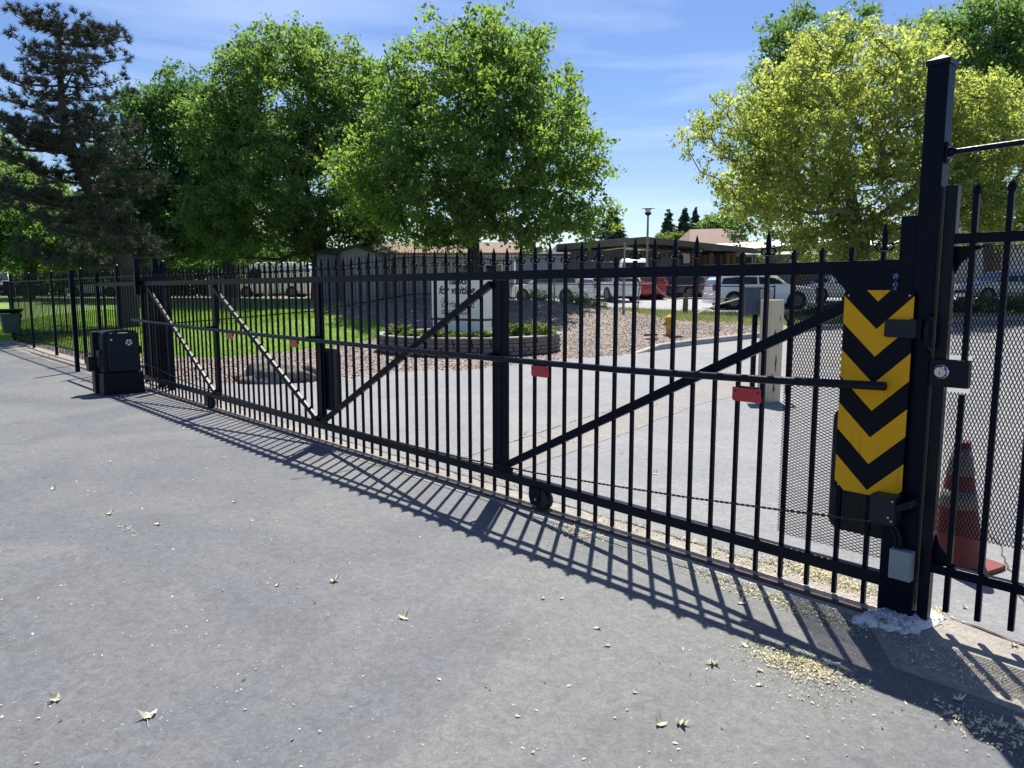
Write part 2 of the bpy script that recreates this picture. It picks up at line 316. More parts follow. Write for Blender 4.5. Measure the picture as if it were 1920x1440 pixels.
# ================================================================ THE GROUND
def jitline(pts, step=.5, amp=.05):
    o = []
    for a, b_ in zip(pts, pts[1:]):
        d = math.hypot(b_[0]-a[0], b_[1]-a[1]); k = max(1, int(d/step))
        for i in range(k):
            t_ = i/k; q = amp*(random.random()-.5)*2 if i else 0
            nx, ny = -(b_[1]-a[1])/max(d, 1e-6), (b_[0]-a[0])/max(d, 1e-6)
            o.append((a[0]+(b_[0]-a[0])*t_+nx*q, a[1]+(b_[1]-a[1])*t_+ny*q))
    o.append(pts[-1]); return o
def S2(s_, n_): p = sn(s_, n_); return (p.x, p.y)
STRIP_NEAR = jitline([S2(-14, -.55), S2(-.28, -.52), S2(.0, -.13), S2(5, -.12), S2(12, -.13), S2(27, -.14)], .35, .025)
STRIP_FAR = jitline([S2(-14, .10), S2(-.6, .115), S2(-.2, .2), S2(3, .2), S2(8, .22), S2(12.4, .24)], .3, .03)
STRIP_FAR2 = jitline([S2(12.4, .24), S2(18, .5), S2(25.4, .6), S2(27, .6)], .4, .05)
DRIVE_EDGE = jitline([S2(12.4, .24), (-6.08, 13.42), (-4.98, 12.8), (-3.51, 13.18), (-3.04, 13.42), (-2.23, 14.77), (-.87, 15.07), (-.06, 16.05), (1.52, 17.71), gd(1192, 664)], .45, .07)
KERB = [gd(1192, 664), gd(1240, 656), gd(1300, 648), gd(1370, 640), gd(1430, 633), gd(1500, 624), gd(1580, 616), gd(1645, 611), gd(1760, 606), gd(1920, 600)]
KERB.append((KERB[-1][0]+12, KERB[-1][1]+2))
LAWN_F = jitline([(-75, 26), gd(0, 641), gd(40, 641), gd(110, 652), gd(200, 668), gd(309, 668), gd(400, 672), gd(448, 668), gd(575, 656), gd(625, 650), gd(705, 634)], .5, .12)
LAWN_B = jitline([gd(705, 634), gd(722, 612), gd(707, 603), gd(660, 597), gd(612, 590), gd(560, 576), (-17, 50), (-24, 52), (-75, 56)], .6, .15)
VERGE_F = jitline([gd(1120, 574), gd(1197, 588), gd(1245, 600), gd(1345, 606), gd(1427, 611), gd(1500, 612), gd(1570, 610)], .5, .1)
kb = KERB[-1]
polys = {
 'road': STRIP_NEAR+[(-26, 26), (-75, 26), (-75, -30), (60, -30), S2(-60, -.55)],
 'concrete_strip': STRIP_NEAR+STRIP_FAR2[::-1][:-1]+STRIP_FAR[::-1],
 'driveway': STRIP_FAR+DRIVE_EDGE[1:]+KERB[1:]+[(75, kb[1]+2), (75, -25), S2(-60, .1)],
 'lawn': LAWN_F+LAWN_B[1:],
 'mulch_bed': STRIP_FAR2+[gd(40, 643)]+LAWN_F[2:]+LAWN_B[1:6*3]+[(-5.5, 33), (-3, 34), (1.5, 33), (4.5, 30.5)]+VERGE_F+[KERB[6]]+KERB[1:6][::-1]+DRIVE_EDGE[::-1],
}
LB = len(LAWN_B)
# mulch polygon rebuilt with explicit points, so its edge follows the lawn then the back of the mound
polys['mulch_bed'] = STRIP_FAR2[:-1]+[gd(45, 644)]+LAWN_F[3:-1]+[p for p in LAWN_B if p[1] < 28 and p[0] > -12]+[(-9, 31), (-5.5, 33.5), (-1, 34), (3, 32.5)]+VERGE_F+[KERB[6]]+KERB[1:6][::-1]+DRIVE_EDGE[::-1][:-1]
polys['parking_lot'] = [(-1, 36.5), (3, 35.5), (6, 33), (9.5, 32.2), (13, 32.5), (17, 35), (34, 37), (60, 40), (60, 58), (-1, 58)]
polys['rear_mulch_bed'] = jitline([(-23.5, 53.2), (-16.2, 51.2), (-10, 46), (-8, 50), (-12, 64), (-30, 64), (-23.5, 53.2)], 1, .3)[:-1]
ORDER = ['concrete_strip', 'driveway', 'road', 'parking_lot', 'lawn', 'mulch_bed', 'rear_mulch_bed']
pts = []; edges = []
def addring(P):
    st = len(pts)
    for q in P: pts.append(Vector((q[0], q[1])))
    for i in range(len(P)): edges.append((st+i, st+(i+1) % len(P)))
for k in ORDER: addring(polys[k])
addring([(-400, -60), (400, -60), (400, 500), (-400, 500)])
def grid(x0, x1, y0, y1, d, hole=None):
    for i in range(int((x1-x0)/d)+1):
        for j in range(int((y1-y0)/d)+1):
            x, y = x0+i*d+(j % 2)*d*.5, y0+j*d
            if hole and hole[0] <= x <= hole[1] and hole[2] <= y <= hole[3]: continue
            pts.append(Vector((x, y)))
grid(-20, 16, 15, 39, .6); grid(-40, 40, -10, 60, 3, (-20.3, 16.3, 14.7, 39.3)); grid(-380, 380, -50, 480, 30, (-41, 41, -11, 61))
vs, es, fs, *_ = delaunay_2d_cdt(pts, edges, [], 0, 1e-4)
VX = np.array([(v.x, v.y) for v in vs])
TRI = []
for f in fs:
    for i in range(1, len(f)-1): TRI.append((f[0], f[i], f[i+1]))
TRI = np.array(TRI); CEN = VX[TRI].mean(1)
def inside(P, C):
    P = np.array(P); ins = np.zeros(len(C), bool); j = len(P)-1
    for i in range(len(P)):
        xi, yi = P[i]; xj, yj = P[j]
        if yi != yj: ins ^= ((yi > C[:, 1]) != (yj > C[:, 1])) & (C[:, 0] < (xj-xi)*(C[:, 1]-yi)/(yj-yi)+xi)
        j = i
    return ins
left = np.ones(len(TRI), bool)
HV = np.array([H(a, b_) for a, b_ in VX])
def surface(name, mask, m):
    T = TRI[mask]; u, inv = np.unique(T, return_inverse=True); inv = inv.reshape(-1, 3)
    V = np.column_stack([VX[u], HV[u]]); a, b_, c = V[inv[:, 0]], V[inv[:, 1]], V[inv[:, 2]]
    fl = np.cross(b_-a, c-a)[:, 2] < 0; inv[fl] = inv[fl][:, ::-1]
    me = bpy.data.meshes.new(name); me.from_pydata(V.tolist(), [], inv.tolist()); me.polygons.foreach_set('use_smooth', [True]*len(inv)); me.materials.append(m)
    o = bpy.data.objects.new(name, me); col.objects.link(o); o['kind'] = 'structure'; return o
for k, m in zip(ORDER, [M['strip'], M['drive'], M['asphalt'], M['lot'], M['lawn'], M['mulch'], M['mulch2']]):
    ins = inside(polys[k], CEN) & left; left &= ~ins; surface(k, ins, m)
surface('ground', left, M['verge'])
# rougher re-laid band across the driveway
pb = [(-.45, 6.75), (.0, 6.45), (1.13, 8.1), (2.55, 10.3), (3.85, 11.9), (6.5, 15.5), (9, 18.5), (8.6, 18.9), (6, 16.1), (3.3, 12.6), (2.2, 11.1), (.92, 9.25), (.1, 7.9)]
pb = jitline(pb+[pb[0]], .3, .035)[:-1]
a = MB(); a.add([(x, y, H(x, y)+.004) for x, y in pb], [tuple(range(len(pb)))]); o = a.build('asphalt_patch', M['patch']); tag(o, kind='structure')
# leafy mulch along the driveway edge left
def crack(P, w0, w1, seed):
    r_ = random.Random(seed); P = jitline(P, .06, .012); V = []
    for i, (x, y) in enumerate(P):
        x0, y0 = P[max(i-1, 0)]; x1, y1 = P[min(i+1, len(P)-1)]; d = math.hypot(x1-x0, y1-y0) or 1; nx, ny = -(y1-y0)/d, (x1-x0)/d; w_ = r_.uniform(w0, w1)*(0 if i in (0, len(P)-1) else 1)+.0005
        for sg in (-1, 1): V.append((x+nx*w_*sg, y+ny*w_*sg, H(x, y)+.006))
    a = MB(); a.add(V, [(2*i, 2*i+1, 2*i+3, 2*i+2) for i in range(len(P)-1)]); tag(a.build('pavement_crack', M['rust']), kind='structure')
crack([S2(-1.5, .07), S2(-.6, .125), S2(-.2, .21), S2(1.2, .20), S2(3, .205), S2(6, .21)], .002, .010, 1)
crack([(-1.9, 6.2), (-1.2, 6.75), (-.5, 7.0), (.9, 9.3), (2.2, 11.2)], .002, .007, 2)
crack([(2.6, 3.6), (3.1, 4.6), (3.6, 6.2), (4.6, 8.1)], .001, .005, 3)
0 and crack([S2(-.3, -.53), S2(-1.2, -.56), S2(-2, -.55)], .002, .008, 4)
# kerb
def ribbon(P, w0, w1, z0, z1, name, m, steps=1):
    a = MB(); V = []; n = len(P)
    for i, (x, y) in enumerate(P):
        x0, y0 = P[max(i-1, 0)]; x1, y1 = P[min(i+1, n-1)]; d = math.hypot(x1-x0, y1-y0); nx, ny = -(y1-y0)/d, (x1-x0)/d
        t_ = min(1, i/1.0); h = z1*t_+.02*(1-t_)
        for ww, zz in ((w0, -.05), (w0+.02, h-.02), (w0+.04, h), (w1-.02, h), (w1, -.05)):
            V.append((x+nx*ww, y+ny*ww, H(x, y)+zz))
    F = [(i*5+k, i*5+k+1, (i+1)*5+k+1, (i+1)*5+k) for i in range(n-1) for k in range(4)]+[(0, 1, 2, 3, 4)]
    a.add(V, F); return a.build(name, m)
def resample(P, d):
    o = [P[0]]
    for a_, b_ in zip(P, P[1:]):
        l_ = math.hypot(b_[0]-a_[0], b_[1]-a_[1]); k = max(1, int(l_/d))
        o += [(a_[0]+(b_[0]-a_[0])*i/k, a_[1]+(b_[1]-a_[1])*i/k) for i in range(1, k+1)]
    return o
tag(ribbon(resample(KERB, 1.0), .0, .17, 0, .15, 'kerb', M['kerb']), kind='structure')

# ================================================================ METAL GATE
def finial_mb():
    a = MB(); z = 1.745
    a.lathe([(.017, z+.048), (.0195, z+.054), (.017, z+.062), (.011, z+.066)], n=10)
    a.lathe([(.008, z+.064), (.0125, z+.075), (.0155, z+.095), (.0135, z+.125), (.007, z+.16), (.001, z+.18)], n=8)
    for sx in (-1, 1):
        P = []
        for k in range(7):
            q = math.radians(100-k*32); P.append((sx*(.0225+.019*math.cos(q)), 0, z+.068+.017*math.sin(q)))
        a.tube(P, .0055, 6)
    return a
gate = thing('sliding_gate', 'long black steel sliding gate with spear pickets closed across the driveway', 'gate', (G0[0], G0[1], 0), GROT)
PS = [.069+.1504*k for k in range(77)]
nocap = {1, 2, 3, 5, 6, 11}
pm = MB(); pm.box((0, 0, (.03+1.79)/2), (.021, .021, 1.76)); pk0 = pm.build('picket', M['black'], gate, fixn=True)
fin0 = finial_mb().build('finial', M['black'], pk0)
cp = MB(); cp.box((0, 0, 1.782), (.0255, .0255, .038)); cp.box((0, 0, 1.806), (.016, .016, .012)); cap_me = None
for k, s_ in enumerate(PS):
    if min(abs(s_-q) for q in (2.855, 5.695, 8.546, 11.3)) < .055: s_ += .03
    if k == 0: p = pk0
    else:
        p = pk0.copy(); col.objects.link(p); p.parent = gate
    p.location = (s_, 0, random.uniform(-.006, .006))
    if s_ > 5 and k: p.rotation_euler = (0, random.uniform(-.002, .002), 0)
    if k in nocap:
        if cap_me is None: c = cp.build('picket_cap', M['black'], p); cap_me = c
        else: c = cap_me.copy(); col.objects.link(c); c.parent = p
    elif k:
        c = fin0.copy(); col.objects.link(c); c.parent = p
def gpart(name, mb, m=None, label=None, bevel=.003, parent=None):
    o = mb.build(name, m or M['black'], parent or gate, bevel)
    if label: o['label'] = label
    return o
TAIL = 14.35
gpart('top_rail', MB().box(((TAIL-.03)/2, 0, 1.7135), (TAIL+.03, .045, .065)))
gpart('bottom_rail', MB().box(((TAIL-.03)/2, 0, .1825), (TAIL+.03, .05, .065)), M['black2'])
for s_ in (2.855, 5.695, 8.546, 11.3): gpart('stile', MB().box((s_, 0, .948), (.075, .05, 1.461)))
gpart('stile', MB().box((-.045, .0, .985), (.07, .055, 1.92)), label='end stile standing proud beside the tall latch post')
gpart('stile', MB().box((TAIL+.03, 0, 1.0), (.06, .06, 1.9)), label='rear stile of the counterbalance tail')
for (a0, z0, a1, z1) in ((11.2, 1.64, 8.62, .24), (8.5, 1.64, 5.75, .24), (5.63, .24, 2.92, 1.65), (2.78, .26, .02, 1.62)):
    gpart('brace', MB().bar((a0, .034, z0), (a1, .034, z1), .035, .055, (0, 0, 1)))
# gussets at brace ends
gg = MB(); gg.prism([(.0, 1.69), (.30, 1.69), (.18, 1.56), (.0, 1.47)], .055, .06); gpart('gusset', gg, bevel=0)
for s_ in (2.79, 5.63): gpart('gusset', MB().prism([(s_, .215), (s_-.14, .215), (s_-.14, .27), (s_, .30)], .054, .059), bevel=0)
# bumper bar on stand-offs
bp = [(-.035, .155, 1.158), (.6, .155, 1.135), (1.6, .155, 1.11), (3, .155, 1.10), (5, .155, 1.098), (7, .155, 1.10), (9, .155, 1.105), (11.72, .155, 1.135)]
gpart('bumper_bar', MB().tube(bp, .021, 12), M['black2'], bevel=0)
for s_ in (.0, 2.87, 5.71, 8.56, 11.32):
    gpart('standoff', MB().box((s_+.01, .09, 1.118 if s_ else 1.15), (.03, .13, .03)))
# red reflectors hanging under the bar
for x0, y0, x1, y1 in ((995, 682, 1033, 700), (1370, 716, 1434, 744), (425, 626, 439, 638), (543, 634, 560, 648)):
    a0, z0 = gp(x0, y0, -.155); a1, z1 = gp(x1, y1, -.155)
    s0, s1 = max(a0, a1), min(a0, a1); wd = min(.17, s0-s1); sm = (s0+s1)/2; zt = 1.082; hh = .075
    r = .01
    poly = [(sm-wd/2, zt-hh+r), (sm-wd/2+r, zt-hh), (sm+wd/2-r, zt-hh), (sm+wd/2, zt-hh+r), (sm+wd/2, zt), (sm-wd/2, zt)]
    rf = gpart('reflector', MB().prism(poly, .158, .164), M['red'], bevel=0)
    b_ = MB(); b_.box((sm, .155, zt+.004), (wd*.75, .03, .006)); b_.box((sm-wd/2-.004, .155, zt-.02), (.012, .014, .035)); gpart('mount', b_, M['black'], parent=rf, bevel=0)
    b_ = MB()
    for q in (-1, 1): b_.lathe([(.005, .1642), (.005, .167)], (sm+q*(wd/2-.018), 0, zt-.02), 8, 'y')
    gpart('rivet', b_, M['black'], parent=rf, bevel=0)
# casters
for s_ in (2.43, 8.9):
    fk = [(s_-.055, .16), (s_+.055, .16), (s_+.055, .085), (s_+.035, .035), (s_-.035, .035), (s_-.055, .085)]
    cs = gpart('caster', MB().prism(fk, .040, .048), M['black2'], bevel=0)
    b_ = MB(); b_.prism(fk, -.048, -.040); b_.box((s_, 0, .156), (.11, .094, .01)); gpart('fork', b_, M['black2'], parent=cs, bevel=0)
    gpart('wheel', MB().lathe([(.02, -.034), (.074, -.034), (.080, -.026), (.066, -.008), (.066, .008), (.080, .026), (.074, .034), (.02, .034)], (s_-.045, 0, .08), 24, 'y'), M['rubber'], parent=cs, bevel=0)
    gpart('axle', MB().lathe([(.011, -.056), (.011, .056)], (s_-.02, 0, .08), 10, 'y'), M['bolt'], parent=cs, bevel=0)
# expanded metal
def diamond(name, s0, s1, z0, z1, ps, pz, wd, y, parent, zt=None, hole=None, m=None):
    """zt: optional function s-> bottom edge"""
    a = MB(); Wd = s1-s0; Hh = z1-z0; k = pz/ps
    for sg in (1, -1):
        c = -Hh/k if sg > 0 else 0; c0 = s0-Hh/k-ps; c1 = s1+Hh/k+ps
        q = math.floor(c0/ps)*ps
        while q < c1:
            # line: s = q + sg*(z-z0)/k
            za, zb = z0, z1
            def S_(z): return q+sg*(z-z0)/k
            # clip to s-range
            if sg > 0: lo = z0+(s0-q)*k; hi = z0+(s1-q)*k
            else: lo = z0+(q-s1)*k; hi = z0+(q-s0)*k
            za, zb = max(za, lo), min(zb, hi)
            segs = [(za, zb)]
            if hole and zb > za:
                hs0, hs1, hz0, hz1 = hole
                if sg > 0: l2, h2 = z0+(hs0-q)*k, z0+(hs1-q)*k
                else: l2, h2 = z0+(q-hs1)*k, z0+(q-hs0)*k
                l2, h2 = max(l2, hz0), min(h2, hz1)
                if h2 > l2: segs = [(za, min(zb, l2)), (max(za, h2), zb)]
            for (u0, u1) in segs:
                if u1-u0 > .008:
                    a.bar((S_(u0), y+sg*.0009, u0), (S_(u1), y+sg*.0009, u1), wd, .0016, (0, 1, 0))
            q += ps
    return a.build(name, m or M['mesh'], parent, fixn=False)
o = diamond('mesh_panel', -.012, -.0+.515, 1.12, 1.685, .0158, .034, .0038, -.022, gate); o['label'] = 'upper mesh panel with upright diamond openings'
o = diamond('mesh_panel', -.012, .56, .27, 1.118, .034, .0165, .0034, -.022, gate); o['label'] = 'lower mesh panel with flattened diamond openings'
# chevron plate
CW = .335; ch0, ch1 = gp(1585, 543, -.06)[0], gp(1716, 543, -.06)[0]; cc = (ch0+ch1)/2; CW = abs(ch0-ch1); zc1 = 1.602; zc0 = .605
def rrect(x0, x1, z0, z1, r):
    P = []
    for cx_, cz_, q0 in ((x1-r, z1-r, 0), (x0+r, z1-r, 90), (x0+r, z0+r, 180), (x1-r, z0+r, 270)):
        for k in range(5): q = math.radians(q0+k*22.5); P.append((cx_+r*math.cos(q), cz_+r*math.sin(q)))
    return P
zt_y = gp(1640, 617, -.06)[1]
cpo = MB().prism(rrect(-CW/2, CW/2, zc0-zt_y, zc1-zt_y, .02), -.0015, .0015).build('chevron_plate', M['chev'], gate)
cpo.location = (cc, .062, zt_y); cpo['label'] = 'black and yellow plate of chevrons pointing down'
for sx, zz in ((-1, zc1-.025), (1, zc1-.025), (-1, zc0+.025), (1, zc0+.025)):
    MB().lathe([(.006, .0016), (.005, .005), (.001, .006)], (sx*(CW/2-.02), 0, zz-zt_y), 10, 'y').build('bolt', M['bolt'], cpo)
# dark plates on the far face
for s_ in (.10, 5.62):
    a = MB(); n_ = 13; V = []
    P = rrect(-.20, .20, .355 if s_ < 1 else .34, 1.0, .06)
    a = MB()
    a.prism([(s_+x, z) for x, z in P], -.075, -.069); o = a.build('back_plate', mat('back_plate_grey', (.05, .055, .06), .55, c2=(.07, .075, .08), scale=5) if s_ < 1 else M['back_plate'] if 'back_plate' in M else M['black2'], gate)
    o['label'] = 'plain dark plate bolted on the far side of the gate'
    M['back_plate'] = MATS['back_plate_grey']
    if s_ > 1:
        for q in (-.16, -.02, .12): MB().box((s_+q, -.06, .665), (.05, .016, .60)).build('rib', M['black2'], o, .003)
# drive bracket at the leading end with chain tail
dv = gpart('drive_bracket', MB().box((-.055, .115, .57), (.115, .085, .135)), M['plastic'], 'square black cover over the chain anchor')
gpart('arm', MB().prism([(-.11, .60), (-.175, .635), (-.175, .60), (-.11, .57)], .06, .15), M['black2'], parent=dv, bevel=0)
for q in ((-.10, .62), (-.10, .525), (-.085, .54)): MB().lathe([(.005, .1576), (.005, .162)], (q[0], 0, q[1]), 8, 'y').build('bolt', M['bolt'], dv)

# drive chain
chain = thing('drive_chain', 'thin steel chain strung low along the sliding gate to the operator box', 'chain', (G0[0], G0[1], 0), GROT)
CP = [(-.0, .476), (.5, .425), (1.1, .370), (1.7, .326), (2.4, .280), (3.1, .252), (4.2, .236), (5.6, .232), (7.2, .236), (8.95, .262), (10, .31), (11, .385), (11.9, .46)]
def chz(s_):
    for (a0, z0), (a1, z1) in zip(CP, CP[1:]):
        if a0 <= s_ <= a1: t_ = (s_-a0)/(a1-a0); return z0+(z1-z0)*t_
    return CP[-1][1]
a = MB(); s_ = 0; k = 0
while s_ < 11.9:
    p, q = Vector((s_, .05, chz(s_))), Vector((s_+.021, .05, chz(min(11.9, s_+.021))))
    a.bar(p, q, .012 if k % 2 else .005, .005 if k % 2 else .012); s_ += .0165; k += 1
a.build('links', mat('chain_steel', (.05, .045, .042), .4, .8), chain)

# inverted-angle track on the strip
trk = thing('gate_track', 'worn steel wheel track set in the concrete strip under the gate', 'track', (G0[0], G0[1], 0), GROT)
MB().prism([(-.018, .003), (-.004, .026), (.004, .026), (.018, .003)], -.02, 26.2, 'yz').build('rail', M['steel'], trk, .0015)
MB().box((13.1, .042, .004), (26.2, .046, .008)).build('flange', M['rust'], trk)  # dark flange strip, painting in the shaded gap beside the rail

# ================================================================ LATCH POST and SIDE GATE
lp = thing('latch_post', 'tall square black post with a pyramid cap that the gate closes against', 'post', (*sn(-.127, .012)[:2], 0), GROT)
PW = .09
MB().box((0, 0, 1.32), (PW, PW, 2.56)).build('shaft', M['black'], lp, .004)
MB().box((0, 0, .02), (PW-.002, PW-.002, .04)).build('foot', M['grey_box'], lp, .002)
a = MB(); a.box((0, 0, 2.606), (PW+.012, PW+.012, .022)); a.add([(-PW/2-.006, -PW/2-.006, 2.618), (PW/2+.006, -PW/2-.006, 2.618), (PW/2+.006, PW/2+.006, 2.618), (-PW/2-.006, PW/2+.006, 2.618), (0, 0, 2.648)], [(0, 1, 4), (1, 2, 4), (2, 3, 4), (3, 0, 4), (3, 2, 1, 0)]); a.build('cap', M['black2'], lp, .002)
def lploc(s_, n_, z): return (s_+.127, -(n_-.012), z)
a = MB(); x, y, z = lploc(-.06, -.075, 1.425)
MB().prism(rrect(x-.005-.06, x+.075, z-.042, z+.042, .008), y+.002, y+.007).build('catch_plate', M['plastic'], lp, .001)['label'] = 'flat catch plate reaching over the chevrons'
MB().box((x-.06, y-.018, z), (.05, .04, .09)).build('catch_bracket', M['black'], lp, .002)
x, y, z = lploc(-.125, -.066, .30)
jb = MB().box((x, y-.00, z), (.10, .05, .145)).build('junction_box', M['grey_box'], lp, .004); jb['label'] = 'small grey electrical box low on the post'
MB().box((x, y+.0272, z), (.094, .004, .139)).build('lid', M['grey_box'], jb, .001)
a = MB(); a.tube([(x+.01, y-.005, z+.07), (x+.012, y, z+.12), (x+.03, y+.005, z+.17), (x+.07, y+.02, z+.20), (x+.10, y+.03, z+.205)], .010, 8); a.build('conduit', M['black2'], lp)
a = MB(); a.tube([(x+.03, y-.005, z+.07), (x+.035, y, z+.13), (x+.06, y+.01, z+.18), (x+.10, y+.03, z+.19)], .007, 8); a.build('conduit', M['black2'], lp)
# tie bar to the next post, out of frame right
sg = thing('side_gate', 'narrow black picket gate with diamond mesh and key lock right of the tall post', 'gate', (G0[0], G0[1], 0), GROT)
SX0, SX1 = -.185, -1.22
MB().box((-.205, -.03, 1.05), (.05, .05, 2.04)).build('stile', M['black2'], sg, .003)
MB().box((-1.2, -.03, 1.05), (.05, .05, 2.04)).build('stile', M['black'], sg, .003)
MB().box((-.70, -.03, 1.832), (.945, .042, .045)).build('top_rail', M['black'], sg, .003)
MB().box((-.70, -.03, .292), (.945, .042, .045)).build('bottom_rail', M['black'], sg, .003)
a = MB(); a.prism([(-.225, .31), (-.225, .47), (-.25, .40), (-.31, .33), (-.33, .314)], -.05, -.045); a.build('gusset', M['black'], sg)
a = MB(); a.prism([(-.225, 1.80), (-.225, 1.66), (-.25, 1.72), (-.31, 1.78), (-.36, 1.80)], -.05, -.045); a.build('gusset', M['black'], sg)
first = None
for k in range(7):
    s_ = -.30-.1325*k
    if first is None or k == 1:
        a = MB()
        if k == 0: a.box((0, 0, 1.63), (.024, .024, .74)); a.box((0, 0, .61), (.024, .024, 1.04))
        else: a.box((0, 0, 1.045), (.024, .024, 1.91))
        a.box((0, 0, 2.008), (.023, .023, .03))
        o = a.build('picket', M['black'], sg, .002); o.location = (s_, -.03, 0); first = o
        f = MB().lathe([(.012, 2.02), (.018, 2.032), (.019, 2.045), (.012, 2.062), (.002, 2.075)], n=8).build('finial', M['black'], o)
    else: copytree(first, sg).location = (s_, -.03, 0)
diamond('mesh_panel', -1.17, -.232, .46, 1.80, .0150, .0345, .0038, -.055, sg, hole=(-.325, -.232, 1.135, 1.305))
lk = MB().box((-.235, .0, 1.225), (.20, .045, .125)).build('lock_box', M['black2'], sg, .003)
a = MB(); a.lathe([(.034, .023), (.034, .027), (.030, .030), (.027, .031), (.026, .043), (.023, .046), (.0225, .0465)], (-.225, 0, 1.232), 28, 'y'); a.lathe([(.016, .0465), (.015, .049)], (-.225, 0, 1.232), 20, 'y'); a.build('lock_cylinder', M['chrome'], lk)
MB().box((-.225, .0495, 1.228), (.003, .002, .014)).build('keyhole', M['ink'], lk)
a = MB(); a.tube([(-.165, .02, 1.49), (-.165, .06, 1.47), (-.165, .068, 1.42), (-.165, .06, 1.34), (-.165, .02, 1.32)], .013, 8); a.build('pull_handle', M['black2'], sg)
tb = thing('tie_bar', 'round black bar running level from the tall post above the side gate', 'bar', (G0[0], G0[1], 0), GROT)
MB().tube([(-.17, -.01, 2.215), (-1.35, -.01, 2.235)], .013, 10).build('rod', M['black2'], tb)
a = MB(); a.box((-.178, -.01, 2.215), (.012, .05, .09)); a.lathe([(.02, 0), (.02, .02)], (-.205, -.01, 2.215), 10, 'x'); a.build('flange', M['black2'], tb)
for q in (-.035, .035): MB().lathe([(.006, 0), (.006, .008)], (-.192, -.01, 2.215+q), 8, 'x').build('bolt', M['bolt'], tb)
rp = thing('hinge_post', 'square black post at the far side of the narrow side gate', 'post', (*sn(-1.32, .02)[:2], 0), GROT)
MB().box((0, 0, 1.3), (.09, .09, 2.6)).build('shaft', M['black'], rp, .004)
# lumpy concrete footing round the latch post
a = MB(); fp = [gd(*q) for q in ((1600, 1168), (1612, 1180), (1650, 1188), (1690, 1197), (1725, 1193), (1752, 1180), (1772, 1163), (1762, 1150), (1735, 1142), (1705, 1135), (1680, 1140), (1648, 1150), (1620, 1158))]
cx_, cy_ = sum(p[0] for p in fp)/len(fp), sum(p[1] for p in fp)/len(fp)
V = [(0, 0, .028)]; R_ = 7; n_ = 52
def ring(t_):
    i = t_*len(fp); k = int(i) % len(fp); f_ = i-int(i); a_, b_ = fp[k], fp[(k+1) % len(fp)]; return a_[0]+(b_[0]-a_[0])*f_-cx_, a_[1]+(b_[1]-a_[1])*f_-cy_
for j in range(1, R_+1):
    for i in range(n_):
        x, y = ring(i/n_); q = j/R_*(1+(random.uniform(-.10, .10)+.08*math.sin(i*1.3)*math.cos(i*.41) if j > 3 else 0)); V.append((x*q, y*q, (.040*(1-(j/R_)**4)+random.uniform(-.008, .010))*(1 if j < R_ else 0)+(.002 if j == R_ else 0)))
F = [(0, 1+i, 1+(i+1) % n_) for i in range(n_)]+[(1+j*n_+i, 1+(j+1)*n_+i, 1+(j+1)*n_+(i+1) % n_, 1+j*n_+(i+1) % n_) for j in range(R_-1) for i in range(n_)]
a.add(V, F, True); o = a.build('concrete_footing', M['plaster']); o.location = (cx_, cy_, .001); tag(o, 'rough white lump of concrete spread round the foot of the tall post', 'footing')

# ================================================================ GUIDE FRAME, GUARD POST, OPERATOR
_p = gd(303, 727); GS = (_p[0]-G0[0])*GD[0]+(_p[1]-G0[1])*GD[1]; GNn = (_p[0]-G0[0])*GN[0]+(_p[1]-G0[1])*GN[1]
gf = thing('roller_guide_frame', 'black post with an overhead bracket holding the gate rollers beside the operator box', 'frame', (*sn(GS, 0)[:2], 0), GROT)
MB().box((0, -GNn, 1.06), (.085, .085, 2.12)).build('leg', M['black'], gf, .003)
MB().box((-.05, .075, 1.83), (.07, .07, .58)).build('hanger', M['black'], gf, .003)
MB().box((0, (.14-GNn)/2, 2.128), (.08, .18+GNn, .014)).build('top_plate', M['black2'], gf, .002)
for q in (.05, -.05): MB().lathe([(.03, 1.66), (.03, 1.76)], (0, q, 0), 14).build('roller', M['rubber'], gf)
MB().box((.0, .0, 1.78), (.16, .2, .03)).build('roller_bracket', M['black2'], gf, .003)
for s_, n_, lab, h_ in ((15.3, -.23, 'leaning black guard post on the asphalt left of the operator box', 1.98), (12.6, .28, 'black stop post right behind the operator box', 1.72), (11.2, .24, 'short black post behind the sliding gate beside the lawn', 1.62)):
    gq = thing('guard_post', lab, 'post', (*sn(s_, n_)[:2], 0), GROT, 'square posts beside the operator box')
    MB().box((0, 0, h_/2), (.075, .075, h_)).build('shaft', M['black'], gq, .003); MB().box((0, 0, h_+.006), (.083, .083, .012)).build('cap', M['black2'], gq, .002)
    if s_ > 15: gq.rotation_euler = (0, 0, GROT)
op = thing('gate_operator', 'dark plastic gate operator cabinet with a round white emblem', 'gate operator', (*sn(11.42, -.47)[:2], 0), math.radians(224))
# local: x along, y toward camera-ish (front)
MB().box((0, 0, .17), (.60, .44, .34), taper=.97).build('pedestal', M['plastic2'], op, .01)
bd = MB(); pr = [(-.27, .34), (.27, .34), (.285, .44), (.285, .62), (.27, .66), (.27, .88), (.245, .955), (.20, .985), (-.20, .985), (-.245, .955), (-.27, .88), (-.27, .34)]
bd.prism(pr, -.2, .17); bd.prism([(-.22, .352), (.20, .352), (.21, .90), (.17, .955), (-.17, .955), (-.22, .90)], .168, .215)
bdo = bd.build('cover', M['plastic'], op, .018)
MB().box((.285, .03, .56), (.05, .19, .26)).build('side_grip', M['plastic'], op, .012)
MB().box((-.30, .0, .67), (.07, .16, .12)).build('chain_housing', M['plastic2'], op, .012)
MB().box((.29, -.15, .49), (.09, .16, .96)).build('back_cabinet', M['plastic2'], op, .01)
MB().box((.37, -.15, .47), (.08, .14, .22)).build('side_box', M['plastic'], op, .01)
for q in (-.1, .05): MB().box((q, 0, .989), (.03, .32, .012)).build('lid_ridge', M['plastic2'], op, .003)
em = MB()
